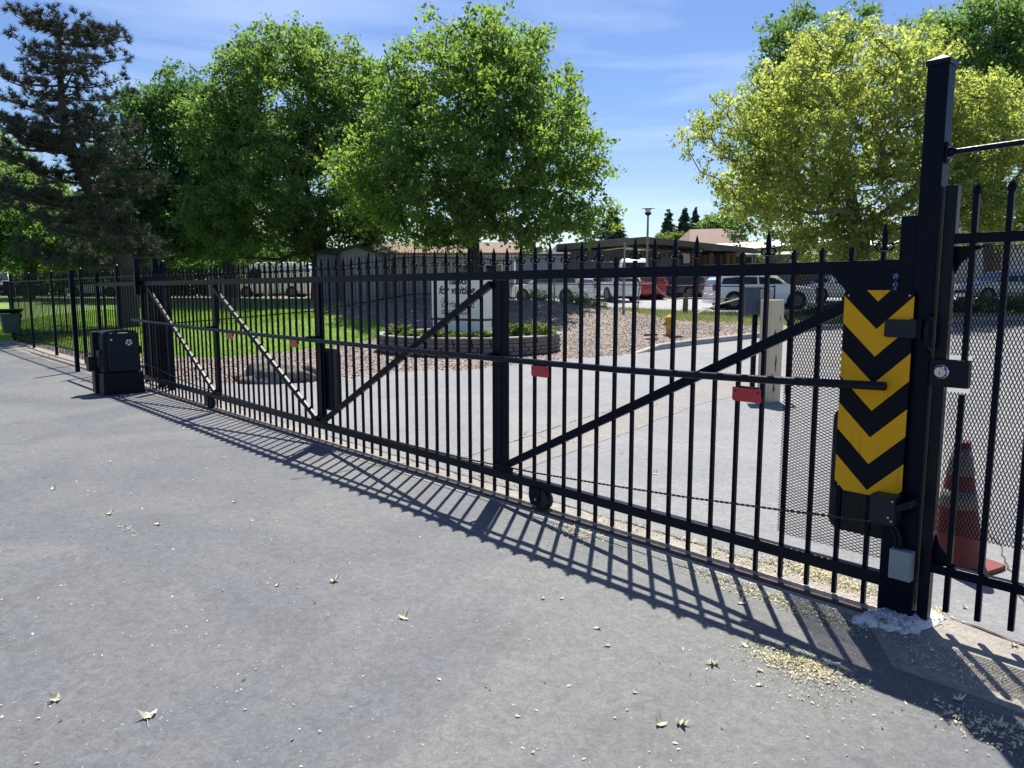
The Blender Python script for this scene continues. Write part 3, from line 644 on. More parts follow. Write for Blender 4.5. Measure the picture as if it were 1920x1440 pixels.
for k in range(5):
    q0 = math.radians(90+k*72+8); q1 = math.radians(90+(k+1)*72-8)
    P = [(.012*math.cos((q0+q1)/2), .012*math.sin((q0+q1)/2))]+[(.048*math.cos(q0+(q1-q0)*i/5), .048*math.sin(q0+(q1-q0)*i/5)) for i in range(6)]
    em.prism([(-.10+x, .80+z) for x, z in P], .2155, .2185)
em.build('emblem', M['white'], op)
MB().box((.15, .2165, .85), (.028, .003, .022)).build('decal', M['white'], op)
MB().lathe([(.014, .2155), (.014, .222)], (.03, 0, .735), 12, 'y').build('lock', M['ink'], op)

# ================================================================ ORNAMENTAL FENCES
def fence(name, label, P, zf, ph, rail_hi, rail_lo, sp=.125, pw=.02, post=.06, posts=None, maxind=100, extra=.1):
    """P: list of xy corners; zf ground height function; posts at each P plus subdivisions"""
    root = thing(name, label, 'fence', (P[0][0], P[0][1], 0)); ox, oy = P[0]
    pa = MB(); pa.box((0, 0, ph/2), (post, post, ph)); p0 = None; cap0 = None
    cents = []
    for a_, b_ in zip(P, P[1:]):
        d = math.hypot(b_[0]-a_[0], b_[1]-a_[1]); rz = math.atan2(b_[1]-a_[1], b_[0]-a_[0])
        za, zb = zf(*a_), zf(*b_)
        for r_, nm in ((rail_hi, 'rail'), (rail_lo, 'rail')):
            MB().bar((a_[0]-ox, a_[1]-oy, za+r_), (b_[0]-ox, b_[1]-oy, zb+r_), .035, .035).build(nm, M['black'], root)
        k = int(d/sp)
        for i in range(1, k): t_ = i/k; cents.append((a_[0]+(b_[0]-a_[0])*t_-ox, a_[1]+(b_[1]-a_[1])*t_-oy, za+(zb-za)*t_, rz))
    for i, a_ in enumerate(P):
        b_ = P[min(i+1, len(P)-1)] if i < len(P)-1 else P[i-1]; rz = math.atan2(b_[1]-a_[1], b_[0]-a_[0])
        if p0 is None:
            p = pa.build('post', M['black'], root, .003); p0 = p
            cap0 = MB().lathe([(.03, ph), (.045, ph+.01), (.045, ph+.035), (.03, ph+.055), (.003, ph+.062)], n=10).build('cap', M['black2'], p)
        else: p = copytree(p0, root)
        p.location = (a_[0]-ox, a_[1]-oy, zf(*a_)); p.rotation_euler = (0, 0, rz)
    cents.sort(key=lambda c: math.hypot(c[0]+ox, c[1]+oy))
    q = MB(); top = ph-.03; q.box((0, 0, (top+.08)/2), (pw, pw, top-.08)); q.add([(-pw/2, -pw/2, top), (pw/2, -pw/2, top), (pw/2, pw/2, top), (-pw/2, pw/2, top), (0, 0, top+.07)], [(0, 1, 4), (1, 2, 4), (2, 3, 4), (3, 0, 4)])
    q0 = None
    for c in cents[:maxind]:
        if q0 is None: o = q.build('picket', M['black'], root, fixn=False); q0 = o
        else: o = q0.copy(); col.objects.link(o); o.parent = root
        o.location = c[:3]; o.rotation_euler = (0, 0, c[3])
    if len(cents) > maxind:
        r_ = MB()
        for c in cents[maxind:]:
            r_.box((c[0], c[1], c[2]+(top+.08)/2), (pw, pw, top-.08), c[3])
        o = r_.build('picket', M['black'], root, fixn=False); o['kind'] = 'stuff'
    return root
F1 = [S2(s_, .31) for s_ in (11.55, 14.2, 17.0, 19.9, 22.7, 25.5)]
fence('picket_fence', 'black picket fence with ball-capped posts continuing left of the gate', F1, lambda x, y: 0, 2.03, 1.86, .24, .152, .016, .065)
corner = F1[-1]
F2w = [corner]
for px_, Y_ in ((100, 23.6), (200, 23.9), (300, 24.2), (412, 24.8), (510, 25.8), (606, 27), (695, 28.5), (780, 30)):
    F2w.append(((px_-960)/FPX*Y_*1.0, Y_))
F2w += [(-1.6, 30.4), (.3, 30.6)]
F2 = resample(F2w[:1]+F2w[2:], 2.6)
fence('picket_fence', 'farther black picket fence climbing the mulch mound behind the sign', F2, lambda x, y: H(x, y), 1.92, 1.62, .16, .15, .016, .05)

# chain-link fences
def chainlink(name, label, P, hgt, dia, rp_=.022, top=True, m=None, wire=.0035):
    root = thing(name, label, 'fence', (P[0][0], P[0][1], 0)); ox, oy = P[0]; m = m or M['pipe']
    for a_, b_ in zip(P, P[1:]):
        za, zb = H(*a_), H(*b_); d = math.hypot(b_[0]-a_[0], b_[1]-a_[1])
        A = Vector((a_[0]-ox, a_[1]-oy, za)); B_ = Vector((b_[0]-ox, b_[1]-oy, zb)); w_ = MB()
        if top: MB().tube([A+Vector((0, 0, hgt)), B_+Vector((0, 0, hgt))], rp_*.8, 8).build('top_rail', m, root)
        def P3(u, z): q = A.lerp(B_, u/d); return Vector((q.x, q.y, q.z+z))
        hh = hgt-.05; n0 = int((d+hh)/dia)+1; nrm = Vector((B_.y-A.y, -(B_.x-A.x), 0)).normalized()
        for sgn in (1, -1):
            for k in range(-int(hh/dia)-1, int(d/dia)+int(hh/dia)+2):
                q = k*dia; z0, z1 = 0, hh
                if sgn > 0: lo, hi = -q, d-q
                else: lo, hi = q-d, q
                z0, z1 = max(z0, lo), min(z1, hi)
                if z1-z0 > .05: w_.bar(P3(q+sgn*z0, z0)+nrm*.003*sgn, P3(q+sgn*z1, z1)+nrm*.003*sgn, wire, wire, (0.3, 1, 0))
        w_.build('wire_mesh', m, root, fixn=False)
    for a_ in P:
        MB().tube([(a_[0]-ox, a_[1]-oy, H(*a_)-.05), (a_[0]-ox, a_[1]-oy, H(*a_)+hgt+.05)], rp_, 8).build('post', m, root)
    return root
chainlink('chain_link_fence', 'tall galvanised chain-link fence along the back of the mulch mound', [(.3, 31), (1.75, 31), (4.35, 29.2)], 1.85, .10, .03, True, None, .005)
chainlink('chain_link_fence', 'low black chain-link fence between the grass verge and the parked cars', [(-.5, 35.0), (4.9, 33.2), (7.7, 32), (11.1, 31.8)], 1.15, .10, .03, True, M['black'], .006)
tp = thing('pipe_post', 'tall bare grey pipe post at the end of the chain-link fence', 'post', (*atY(1169, 585, 28.0)[:2], 0))
zb = H(*tp.location[:2]); MB().tube([(0, 0, zb-.1), (0, 0, zb+2.45)], .045, 10).build('pipe', M['pipe'], tp); MB().lathe([(.05, zb+2.44), (.05, zb+2.47), (.02, zb+2.5)], n=10).build('cap', M['pipe'], tp)
br = thing('bent_railing', 'bent and broken pipe railing leaning over the grass verge', 'railing', (0, 0, 0))
def P_(x, y, Y): return atY(x, y, Y)
MB().tube([P_(1195, 590, 28), P_(1198, 545, 28), P_(1202, 532, 28), P_(1230, 531, 28)], .028, 8).build('pipe', M['pipe_rust'], br)
MB().tube([P_(1232, 540, 28), P_(1240, 549, 28), P_(1252, 558, 28), P_(1265, 561, 28), P_(1285, 558.5, 28.1), P_(1330, 560, 28.3), P_(1385, 560, 28.5)], .028, 8).build('pipe', M['pipe_rust'], br)
MB().tube([P_(1307, 588, 27), P_(1340, 573, 27.2), P_(1375, 563, 27.4), P_(1412, 554, 27.6)], .026, 8).build('pipe', M['cream'], br)
for x_, y0_ in ((1284, 552), (1396, 552)):
    st = thing('fence_stub', 'broken wooden post stub standing in the %s' % ('middle of the tall grass verge' if x_ < 1300 else 'verge by the white parked car'), 'post', (0, 0, 0)); q = P_(x_, 580, 28.2); b0 = H(q.x, q.y)
    MB().tube([(q.x, q.y, b0-.1), (q.x+.02, q.y, b0+.5), (q.x+.01, q.y, b0+.85)], [.11, .1, .085], 7).build('wood', M['pinebark'], st)

# ================================================================ SIGN and PLANTER
RX, RY, RR = -1.15, 20.3, 2.45
pl = thing('ring_planter', 'low curved stone planter wall round the white sign', 'planter', (RX, RY, 0))
a = MB(); cw = MB()
rows = 4
for j in range(rows):
    k = 34; off = random.random()
    for i in range(k):
        q0 = 2*math.pi*(i+off+.04)/k; q1 = 2*math.pi*(i+off+.96)/k; z0 = .03+j*.1; z1 = z0+.088; e_ = random.uniform(-.02, .02)
        V = []
        for q in (q0, q1):
            for r_ in (RR-.2, RR+e_):
                V += [(r_*math.cos(q), r_*math.sin(q), z0), (r_*math.cos(q), r_*math.sin(q), z1)]
        a.add(V, [(0, 1, 3, 2), (4, 6, 7, 5), (2, 3, 7, 6), (0, 4, 5, 1), (1, 5, 7, 3), (0, 2, 6, 4)])
wl = a.build('stone_wall', M['stone'], pl, .008)
cwv = []; n_ = 64
for i in range(n_):
    q = 2*math.pi*i/n_
    for r_, z in ((RR-.28, .43), (RR-.28, .475), (RR+.05, .475), (RR+.05, .43)): cwv.append((r_*math.cos(q), r_*math.sin(q), z))
cw.add(cwv, [(i*4+k, ((i+1) % n_)*4+k, ((i+1) % n_)*4+(k+1) % 4, i*4+(k+1) % 4) for i in range(n_) for k in range(4)]); cw.build('coping', M['cap'], pl, .006)
so = MB(); so.add([((RR-.25)*math.cos(2*math.pi*i/40), (RR-.25)*math.sin(2*math.pi*i/40), .40) for i in range(40)]+[(0, 0, .47)], [(i, (i+1) % 40, 40) for i in range(40)], True); so.build('soil', M['mulch'], pl)
core = MB(); core.add([((RR-.1)*math.cos(2*math.pi*i/40), (RR-.1)*math.sin(2*math.pi*i/40), z) for z in (0.0, .42) for i in range(40)], [(i, (i+1) % 40, 40+(i+1) % 40, 40+i) for i in range(40)]); core.build('core', M['rust'], pl)
yaw = math.radians(-34)
c0 = atY(899, 635, 18.9)       # near right corner of the sign
SWd, SDp = 1.66, .52
sgn = thing('monument_sign', 'pale painted visitor sign block standing in the ring planter', 'sign', (c0.x, c0.y, 0), -yaw*-1)
sgn.rotation_euler = (0, 0, -math.radians(38))
# local x right, -y front; near right corner at the origin
ztop = atY(880, 512, 18.9).z; zg = atY(899, 600.5, 18.9).z
MB().box((-SWd/2, SDp/2, (zg+.03+ztop)/2), (SWd, SDp, ztop-zg-.03)).build('upper_block', M['sign'], sgn, .01)
MB().box((-SWd/2, SDp/2, (zg-.03+.40)/2), (SWd-.03, SDp-.03, zg-.03-.40)).build('lower_block', M['sign'], sgn, .01)
MB().box((-SWd/2, SDp/2, zg), (SWd-.07, SDp-.07, .062)).build('groove', M['signdark'], sgn)
def text(body, size, x, z, parent, shear=0, bold=0, align='LEFT', spacing=1, xs=1.0):
    cu = bpy.data.curves.new('lettering', 'FONT'); cu.body = body; cu.size = size; cu.shear = shear; cu.offset = bold; cu.extrude = .002; cu.align_x = align; cu.space_character = spacing
    o = bpy.data.objects.new('lettering', cu); col.objects.link(o); dg = bpy.context.evaluated_depsgraph_get(); me = bpy.data.meshes.new_from_object(o.evaluated_get(dg)); bpy.data.objects.remove(o)
    me.name = 'lettering'; me.materials.clear(); me.materials.append(M['ink']); o = bpy.data.objects.new('lettering', me); col.objects.link(o)
    o.parent = parent; o.location = (x, -.003, z); o.rotation_euler = (math.pi/2, 0, 0); o.scale = (xs, 1, 1); return o
def sz(y): return atY(850, y, 19.25).z
text('Thanks', .27, -SWd*.80+.14, sz(533), sgn, .25, .008, xs=.98)
text('for visiting', .29, -SWd*.84, sz(551), sgn, .25, .008, xs=1.0)
o = text('B', .40, -SWd*.80, sz(577), sgn, .55, -.006, xs=.85)
sw = MB(); SP = []
for k in range(24):
    q = -.9+k*.2; SP.append((-SWd*.80+.12+.17*math.cos(q)*(1-.02*k), -.006, sz(568)+.13*math.sin(q)))
sw.tube(SP, .006, 5).build('lettering', M['ink'], sgn)
text('riarwood', .27, -SWd*.80+.31, sz(577), sgn, 0, 0, xs=.84)
MB().box((-SWd*.5+.02, -.002, sz(582)), (SWd*.60, .004, .012)).build('rule', M['ink'], sgn)
text('55 plus community', .14, -SWd*.79, sz(590), sgn, .1, .001, spacing=1.15, xs=.82)

# ================================================================ SMALL OBJECTS
hy = thing('fire_hydrant', 'yellow fire hydrant standing on the bark mulch', 'hydrant', (*gd(1254, 627), 0)); hz = H(*hy.location[:2]); hy.location.z = hz-.02
MB().lathe([(.15, 0), (.15, .05), (.105, .055), (.10, .42), (.13, .43), (.13, .47), (.10, .475)], n=16).build('barrel', M['hydrant'], hy)
MB().lathe([(.15, .475), (.15, .50), (.12, .56), (.07, .61), (.035, .625), (.03, .68), (.005, .685)], n=16).build('bonnet', M['hydrant'], hy)
for ax_, r_ in (('x', .05), ('x', -.05), ('y', -.065)):
    sg_ = 1 if r_ > 0 else -1
    a = MB(); a.lathe([(abs(r_), sg_*.09), (abs(r_), sg_*.15), (abs(r_)*1.25, sg_*.155), (abs(r_)*1.25, sg_*.18), (.02, sg_*.185), (.018, sg_*.205)], (0, 0, .34), 12, ax_); a.build('outlet', M['hydrant'], hy)
bq = thing('keypad_post', 'thick cream wooden post with cracked paint behind the gate', 'post', (3.74, 10.78, 0), math.radians(24))
MB().box((0, 0, .735), (.23, .23, 1.47)).build('timber', M['cream'], bq, .008)
random.seed(3)
for (x_, z_, w_, h_) in ((-.03, .97, .035, .17), (.0, .55, .02, .30), (-.06, .35, .018, .15), (.03, .85, .012, .1), (-.02, .2, .03, .16), (.05, 1.2, .01, .12)):
    P = []
    for k in range(12):
        q = k/12*2*math.pi; P.append((x_+w_*math.cos(q)*random.uniform(.3, 1), z_+h_/2*math.sin(q)*random.uniform(.6, 1)))
    MB().prism(P, -.1165, -.1152).build('paint_chip', M['chip'], bq)
MB().tube([(.11, -.04, 1.25), (.19, -.05, 1.24), (.25, -.06, 1.16), (.27, -.07, 1.02), (.27, -.07, .1)], .024, 8).build('conduit', M['black2'], bq)
gb = thing('utility_box', 'blue grey metal box on a post next to the cream timber post', 'box', (3.62, 11.1, 0), math.radians(-8)); 
MB().box((-.02, 0, 1.45), (.33, .24, .39)).build('cabinet', mat('utility_blue', (.05, .075, .10), .45), gb, .01)
MB().box((.10, -.126, 1.46), (.16, .012, .33)).build('door_panel', M['grey_box'], gb, .004); MB().box((-.02, 0, 1.655), (.36, .28, .02)).build('lid', M['grey_box'], gb, .004)
MB().box((-.02, .0, .63), (.07, .07, 1.25)).build('stand', M['black'], gb, .003)
# cone behind side gate
cn = thing('traffic_cone', 'faded orange traffic cone with dull white bands behind the side gate', 'traffic cone', (2.60, 4.23, 0), .5)
pts_ = [(-.19, -.19), (-.13, -.2), (.13, -.2), (.19, -.19), (.2, -.13), (.2, .13), (.19, .19), (.13, .2), (-.13, .2), (-.19, .19), (-.2, .13), (-.2, -.13)]
MB().prism(pts_, .0, .028, 'xy').build('base', M['cone'], cn, .006)
cv = MB(); cv.lathe([(.158, .028), (.150, .05), (.042, .72), (.036, .74), (.030, .74)], n=28); cv.build('cone_body', M['cone'], cn)
def crr(z): return .150+(.042-.150)*(z-.05)/(.67)
for z0, z1 in ((.355, .46), (.545, .70)): MB().lathe([(crr(z0)+.001, z0), (crr(z0)+.003, z0), (crr(z1)+.003, z1), (crr(z1)+.001, z1)], n=28).build('band', M['conewhite'], cn)
# green bin hung on the fence corner
gbn = thing('litter_bin', 'dark green bin hanging off the far left end of the fence', 'bin', (*atY(20, 605, 21.9)[:2], 0), GROT+1.57)
z0, z1 = atY(28, 624, 22).z, atY(20, 588, 22).z
V = []
for zz, q in ((z0, .68), (z1, 1)):
    for x_, y_ in ((-.27, -.22), (.27, -.22), (.27, .22), (-.27, .22)): V.append((x_*q, y_*q, zz))
MB().add(V, [(3, 2, 1, 0), (4, 5, 6, 7), (0, 1, 5, 4), (1, 2, 6, 5), (2, 3, 7, 6), (3, 0, 4, 7)]).build('tub', M['green_bin'], gbn, .015)
a = MB(); a.add([(-.31, -.27, z1), (.31, -.27, z1), (.31, .27, z1+.12), (-.31, .27, z1+.12), (-.31, -.27, z1+.03), (.31, -.27, z1+.03), (.31, .27, z1+.15), (-.31, .27, z1+.15)], [(3, 2, 1, 0), (4, 5, 6, 7), (0, 1, 5, 4), (1, 2, 6, 5), (2, 3, 7, 6), (3, 0, 4, 7)]); a.build('lid', M['green_bin'], gbn, .01)
sb = thing('control_box', 'square dark box on a thin post at the far left of the fence', 'box', (*atY(16, 540, 23.2)[:2], 0), .3)
zc = atY(16, 541, 23.2).z; MB().box((0, 0, zc), (.24, .18, .44)).build('cabinet', M['black2'], sb, .01); MB().box((0, .05, (zc+.05)/2), (.06, .06, zc+.05)).build('stand', M['black'], sb)
mt = thing('meter_box', 'small grey meter box on the end post of the picket fence', 'box', (*sn(11.62, .40)[:2], 0), GROT)
MB().box((.0, .04, 1.06), (.10, .08, .36)).build('case', M['grey_box'], mt, .01); MB().box((.0, .04, 1.27), (.13, .1, .05)).build('hood', M['white'], mt, .006)
MB().box((0, .0, .44), (.035, .035, .88)).build('stand', M['grey_box'], mt)
# flat boulder by the driveway
def boulder(name, label, c, d, seed, grp=None):
    bm = bmesh.new(); bmesh.ops.create_icosphere(bm, subdivisions=4, radius=1); r = random.Random(seed); ph = [r.uniform(0, 6) for _ in range(9)]
    for v in bm.verts:
        p = v.co; k = 1+.16*math.sin(3.1*p.x+ph[0])+.14*math.sin(4.3*p.y+ph[1]+p.x)+.10*math.sin(7*p.z+ph[2]+3*p.x)+.05*math.sin(13*p.x+ph[3])*math.sin(11*p.y+ph[4])
        v.co = Vector((p.x*d[0]*k, p.y*d[1]*k, max(-.2, p.z*k)*d[2]))
    me = bpy.data.meshes.new(name); bm.to_mesh(me); bm.free(); me.polygons.foreach_set('use_smooth', [True]*len(me.polygons)); me.materials.append(M['rock'])
    o = bpy.data.objects.new(name, me); col.objects.link(o); o.location = c; return tag(o, label, 'rock', grp)
boulder('boulder', 'flat dark weathered boulder lying beside the driveway edge', (-4.25, 13.1, .0), (.75, .3, .3), 4)
boulder('boulder', 'smaller dark rock beside the flat boulder near the gate stile', (-3.62, 13.35, .0), (.35, .2, .22), 9)
for i, (x_, y_, lab) in enumerate(((1220, 630, 'dark flat strip of timber lying on the mulch below the hydrant'), (1222, 637, 'pale thin timber strip lying on the mulch below the hydrant'), (1266, 634, 'short dark timber piece lying right under the hydrant'))):
    p = gd(x_, y_); t_ = MB().box((0, 0, .03), (.42, .06, .05)).build('timber_strip', [M['rust'], M['kerb'], M['rust']][i]); t_.location = (p[0], p[1], H(*p)); t_.rotation_euler = (0, -.05, .04); tag(t_, lab, 'timber')

# ================================================================ TREES
def grow(root_pts, clumps, rtip=.012, trunk_r=None, power=2.2, bias=.6):
    """space-filling skeleton: connect every clump to the nearest existing node"""
    nodes = [np.array(p, float) for p in root_pts]; par = [-1]+list(range(len(root_pts)-1)); nt0 = len(nodes)
    arr = np.array(nodes); top = arr[-1]
    order = np.argsort(np.linalg.norm(clumps-top, axis=1)); tips = []
    usable = [i for i in range(nt0) if i >= nt0//2]
    for ci in order:
        c = clumps[ci]; A = np.array([nodes[i] for i in usable]); d = np.linalg.norm(A-c, axis=1); zpen = np.maximum(0, A[:, 2]-c[2]+.15*d)*bias
        j = usable[int(np.argmin(d+zpen))]; p = nodes[j]; dist = np.linalg.norm(c-p); k = max(1, int(dist/.7)); last = j
        for q in range(1, k+1):
            t_ = q/k; x = p+(c-p)*t_; x[2] += math.sin(t_*math.pi)*dist*.07
            if q < k: x = x+rng.normal(size=3)*.05*min(dist, 2)
            nodes.append(x); par.append(last); last = len(nodes)-1; usable.append(last)
        tips.append(last)
    n = len(nodes); acc = np.zeros(n)
    for t_ in tips: acc[t_] += rtip**power
    for i in range(n-1, 0, -1):
        if par[i] >= 0: acc[par[i]] += acc[i]
    R_ = np.maximum(acc, rtip**power)**(1/power)
    if trunk_r: R_ = R_*(1+(trunk_r/R_[0]-1)*(R_/R_[0])**.8)
    return nodes, par, R_
def skin(nodes, par, R_, name, m, parent, rmin=.0, origin=(0, 0, 0)):
    kids = {}
    for i, p in enumerate(par):
        if p >= 0: kids.setdefault(p, []).append(i)
    a = MB(); done = set(); O_ = np.array(origin)
    starts = [(None, 0)]
    while starts:
        pr, i = starts.pop(); path = ([pr] if pr is not None else [])+[i]
        while True:
            ks = kids.get(path[-1], [])
            if not ks: break
            ks = sorted(ks, key=lambda k: -R_[k]); 
            for k in ks[1:]: starts.append((path[-1], k))
            path.append(ks[0])
        if len(path) < 2 or max(R_[k] for k in path[1:]) < rmin: continue
        rr = [float(R_[k]) for k in path]
        if pr is not None: rr[0] = rr[1]
        n_ = 10 if rr[0] > .12 else (6 if rr[0] > .04 else 4)
        a.tube([tuple(nodes[k]-O_) for k in path], rr, n_, cap=False)
    return a.build(name, m, parent, fixn=False)
def tree(name, label, base, trunk, lobes, ncl, per, leaf, mk, barkm, Y, trunk_r=.25, cr_=(.45, .85), up=.45, droop=.3, group=None, flat=.75, cat='tree', shell=.5, seed=1, dy=1.0, cut=0.0, depthr=None, rt=.011):
    global rng
    rng = np.random.default_rng(seed)
    root = thing(name, label, cat, base, 0, group); O_ = np.array(base)
    L3 = []
    for (px_, py_, rx, rz_) in [l_[:4] for l_ in lobes]:
        p = atY(px_, py_, Y); L3.append((np.array(p), rx/FPX*Y, rz_/FPX*Y))
    dys = [(l_[4] if len(l_) > 4 else 0) for l_ in lobes]
    vol = np.array([l_[1]**2*l_[2] for l_ in L3]); vol = vol**.8; pick = rng.choice(len(L3), ncl, p=vol/vol.sum())
    d = rvec(ncl); r_ = shell+(1-shell)*rng.random(ncl)**.6; r_ = np.where(rng.random(ncl) < .25, rng.random(ncl)**.5*.8, r_)
    r_ = r_*(1+.10*np.sin(d[:, 0]*5.3+seed)*np.cos(d[:, 2]*4.7+pick)+.06*np.sin(d[:, 1]*9+d[:, 2]*8+seed*2))
    C = np.array([L3[k][0]+np.array([0, dys[k], 0]) for k in pick])+d*r_[:, None]*np.array([[L3[k][1], (depthr or L3[k][1]*dy), L3[k][2]] for k in pick])
    C = C[C[:, 2] > cut]; ncl = len(C)
    tr = [atY(x_, y_, Y) if not isinstance(x_, tuple) else x_ for (x_, y_) in trunk]; tr = [np.array((p[0], p[1]+0.0, p[2])) for p in tr]
    tr2 = [np.array(base)]+tr; path = []
    for a_, b_ in zip(tr2, tr2[1:]):
        for q in range(4): path.append(a_+(b_-a_)*q/4)
    path.append(tr2[-1])
    nodes, par, R_ = grow(path, C, rt, trunk_r)
    skin(nodes, par, R_, 'trunk', barkm, root, origin=base)
    cl_h = rng.random(ncl); rad = rng.uniform(cr_[0], cr_[1], ncl)
    # side light sprays: leaves bunched in sub-sprays within every clump
    ns = 7; sub = np.repeat(C, ns, 0)+rvec(ncl*ns)*(np.repeat(rad, ns)*rng.random(ncl*ns)**.4*.92)[:, None]*np.array([1, 1, flat]); m_ = max(1, per//ns)
    P = np.repeat(sub, m_, 0); P = P+rng.normal(size=P.shape)*np.array([1, 1, .75])*leaf*.95
    hue = np.repeat(np.clip(.62*np.repeat(cl_h, ns)+.38*rng.random(ncl*ns), 0, 1), m_)
    V = leaves(P, leaf, up, droop=droop)-O_
    npmesh('crown', V, 4, lm(mk), root, hue)
    return root
gz = lambda p: (p[0], p[1], H(p[0], p[1])-.05)
def bs(px_, Y_): x = (px_-960)/FPX*Y_; return (x, Y_, H(x, Y_)-.08)
tree('broadleaf_tree', 'large green maple behind the white sign with trunk on the mound', bs(893, 32), [(888, 470), (885, 400)],
     [(900, 250, 205, 190), (800, 330, 170, 120), (1010, 320, 140, 140), (720, 340, 95, 95), (870, 140, 140, 110), (950, 110, 90, 80), (990, 200, 110, 100), (1080, 370, 75, 80), (820, 420, 130, 45), (1000, 420, 120, 45), (740, 250, 75, 60), (1095, 420, 60, 40), (735, 170, 60, 60), (660, 300, 45, 55), (1110, 300, 45, 60)],
     1000, 84, .148, 'c', M['bark'], 32, .26, (.42, .72), seed=11, rt=.015)
tree('broadleaf_tree', 'wide green maple between the tall dark pine and the big maple', bs(598, 44), [(600, 470), (598, 420)],
     [(560, 200, 165, 130), (600, 330, 190, 110), (470, 330, 110, 130), (480, 130, 60, 55), (640, 200, 100, 95), (700, 330, 80, 110), (560, 110, 100, 50), (430, 240, 80, 70), (440, 400, 110, 55), (640, 410, 120, 45), (690, 180, 50, 60), (500, 455, 120, 38), (430, 300, 60, 80), (380, 250, 50, 60), (440, 170, 50, 60), (640, 130, 50, 50), (640, 445, 90, 26), (720, 420, 60, 40)],
     1350, 84, .172, 'b', M['bark'], 44, .42, (.5, .9), seed=12, rt=.015)
tree('broadleaf_tree', 'dark rounded maple just right of the tall pine', bs(440, 48), [(425, 460), (405, 410)],
     [(320, 300, 120, 130), (370, 210, 90, 75), (300, 210, 60, 70), (350, 400, 130, 80), (290, 400, 70, 90), (420, 350, 80, 110), (400, 450, 120, 38), (280, 460, 70, 35)],
     950, 84, .18, 'dark', M['bark'], 48, .45, (.5, 1.0), seed=13)
tree('broadleaf_tree', 'yellow green maple spreading over the parked cars right of the gap', bs(1612, 33.5), [(1618, 455), (1600, 400), (1590, 330)],
     [(1560, 260, 190, 140), (1430, 240, 90, 80), (1340, 265, 65, 60), (1600, 150, 160, 90), (1480, 360, 130, 75), (1390, 360, 60, 60), (1640, 340, 150, 90), (1760, 250, 110, 110), (1850, 330, 120, 100), (1520, 110, 60, 50), (1700, 110, 80, 55), (1540, 430, 100, 28), (1660, 420, 80, 30), (1560, 455, 90, 32), (1570, 478, 75, 20), (1470, 466, 45, 18), (1680, 450, 90, 30), (1480, 445, 55, 28), (1840, 400, 110, 60), (1830, 200, 80, 70), (1870, 260, 95, 90), (1900, 400, 90, 75), (1800, 330, 70, 80), (1780, 160, 60, 60), (1310, 245, 30, 30), (1350, 195, 25, 30), (1960, 290, 100, 110)],
     1450, 77, .135, 'y', M['bark_lit'], 33.5, .30, (.35, .8), seed=14, rt=.016)
tree('broadleaf_tree', 'tall blue green tree rising behind the yellow maple on its left', bs(1500, 46), [(1490, 300), (1480, 200)],
     [(1470, 110, 60, 70), (1440, 180, 45, 70), (1500, 210, 80, 80), (1450, 300, 60, 90), (1480, 50, 50, 40), (1400, 380, 55, 70), (1590, 60, 50, 45)], 330, 63, .2, 'gy', M['bark'], 46, .3, (.5, 1.0), seed=15)
tree('broadleaf_tree', 'tall green tree behind the yellow maple at the right edge', bs(1850, 45), [(1850, 300), (1845, 200)],
     [(1850, 150, 100, 90), (1790, 90, 50, 50), (1900, 90, 70, 70), (1930, 200, 60, 100), (1800, 220, 60, 60), (1880, 20, 60, 40), (1960, 120, 60, 90), (1740, 60, 40, 40), (1820, 60, 60, 60)], 560, 63, .19, 'b', M['bark'], 45, .3, (.5, .9), seed=16)
tree('broadleaf_tree', 'shaded green tree standing behind the pine at the left edge', bs(60, 46), [(60, 470), (60, 430)],
     [(40, 400, 120, 90), (120, 440, 110, 60), (-20, 330, 80, 80), (200, 430, 80, 70), (20, 480, 90, 35), (230, 330, 40, 80)], 700, 63, .2, 'b', M['bark'], 46, .35, (.5, 1.0), seed=17)
tree('broadleaf_tree', 'low dark tree filling the gap beneath the far left crowns', bs(300, 60), [(300, 500), (300, 480)],
     [(200, 480, 130, 40), (330, 470, 120, 50), (480, 485, 110, 30), (80, 500, 120, 30), (260, 420, 120, 60)], 620, 56, .24, 'dark', M['bark'], 60, .3, (.6, 1.1), seed=18)

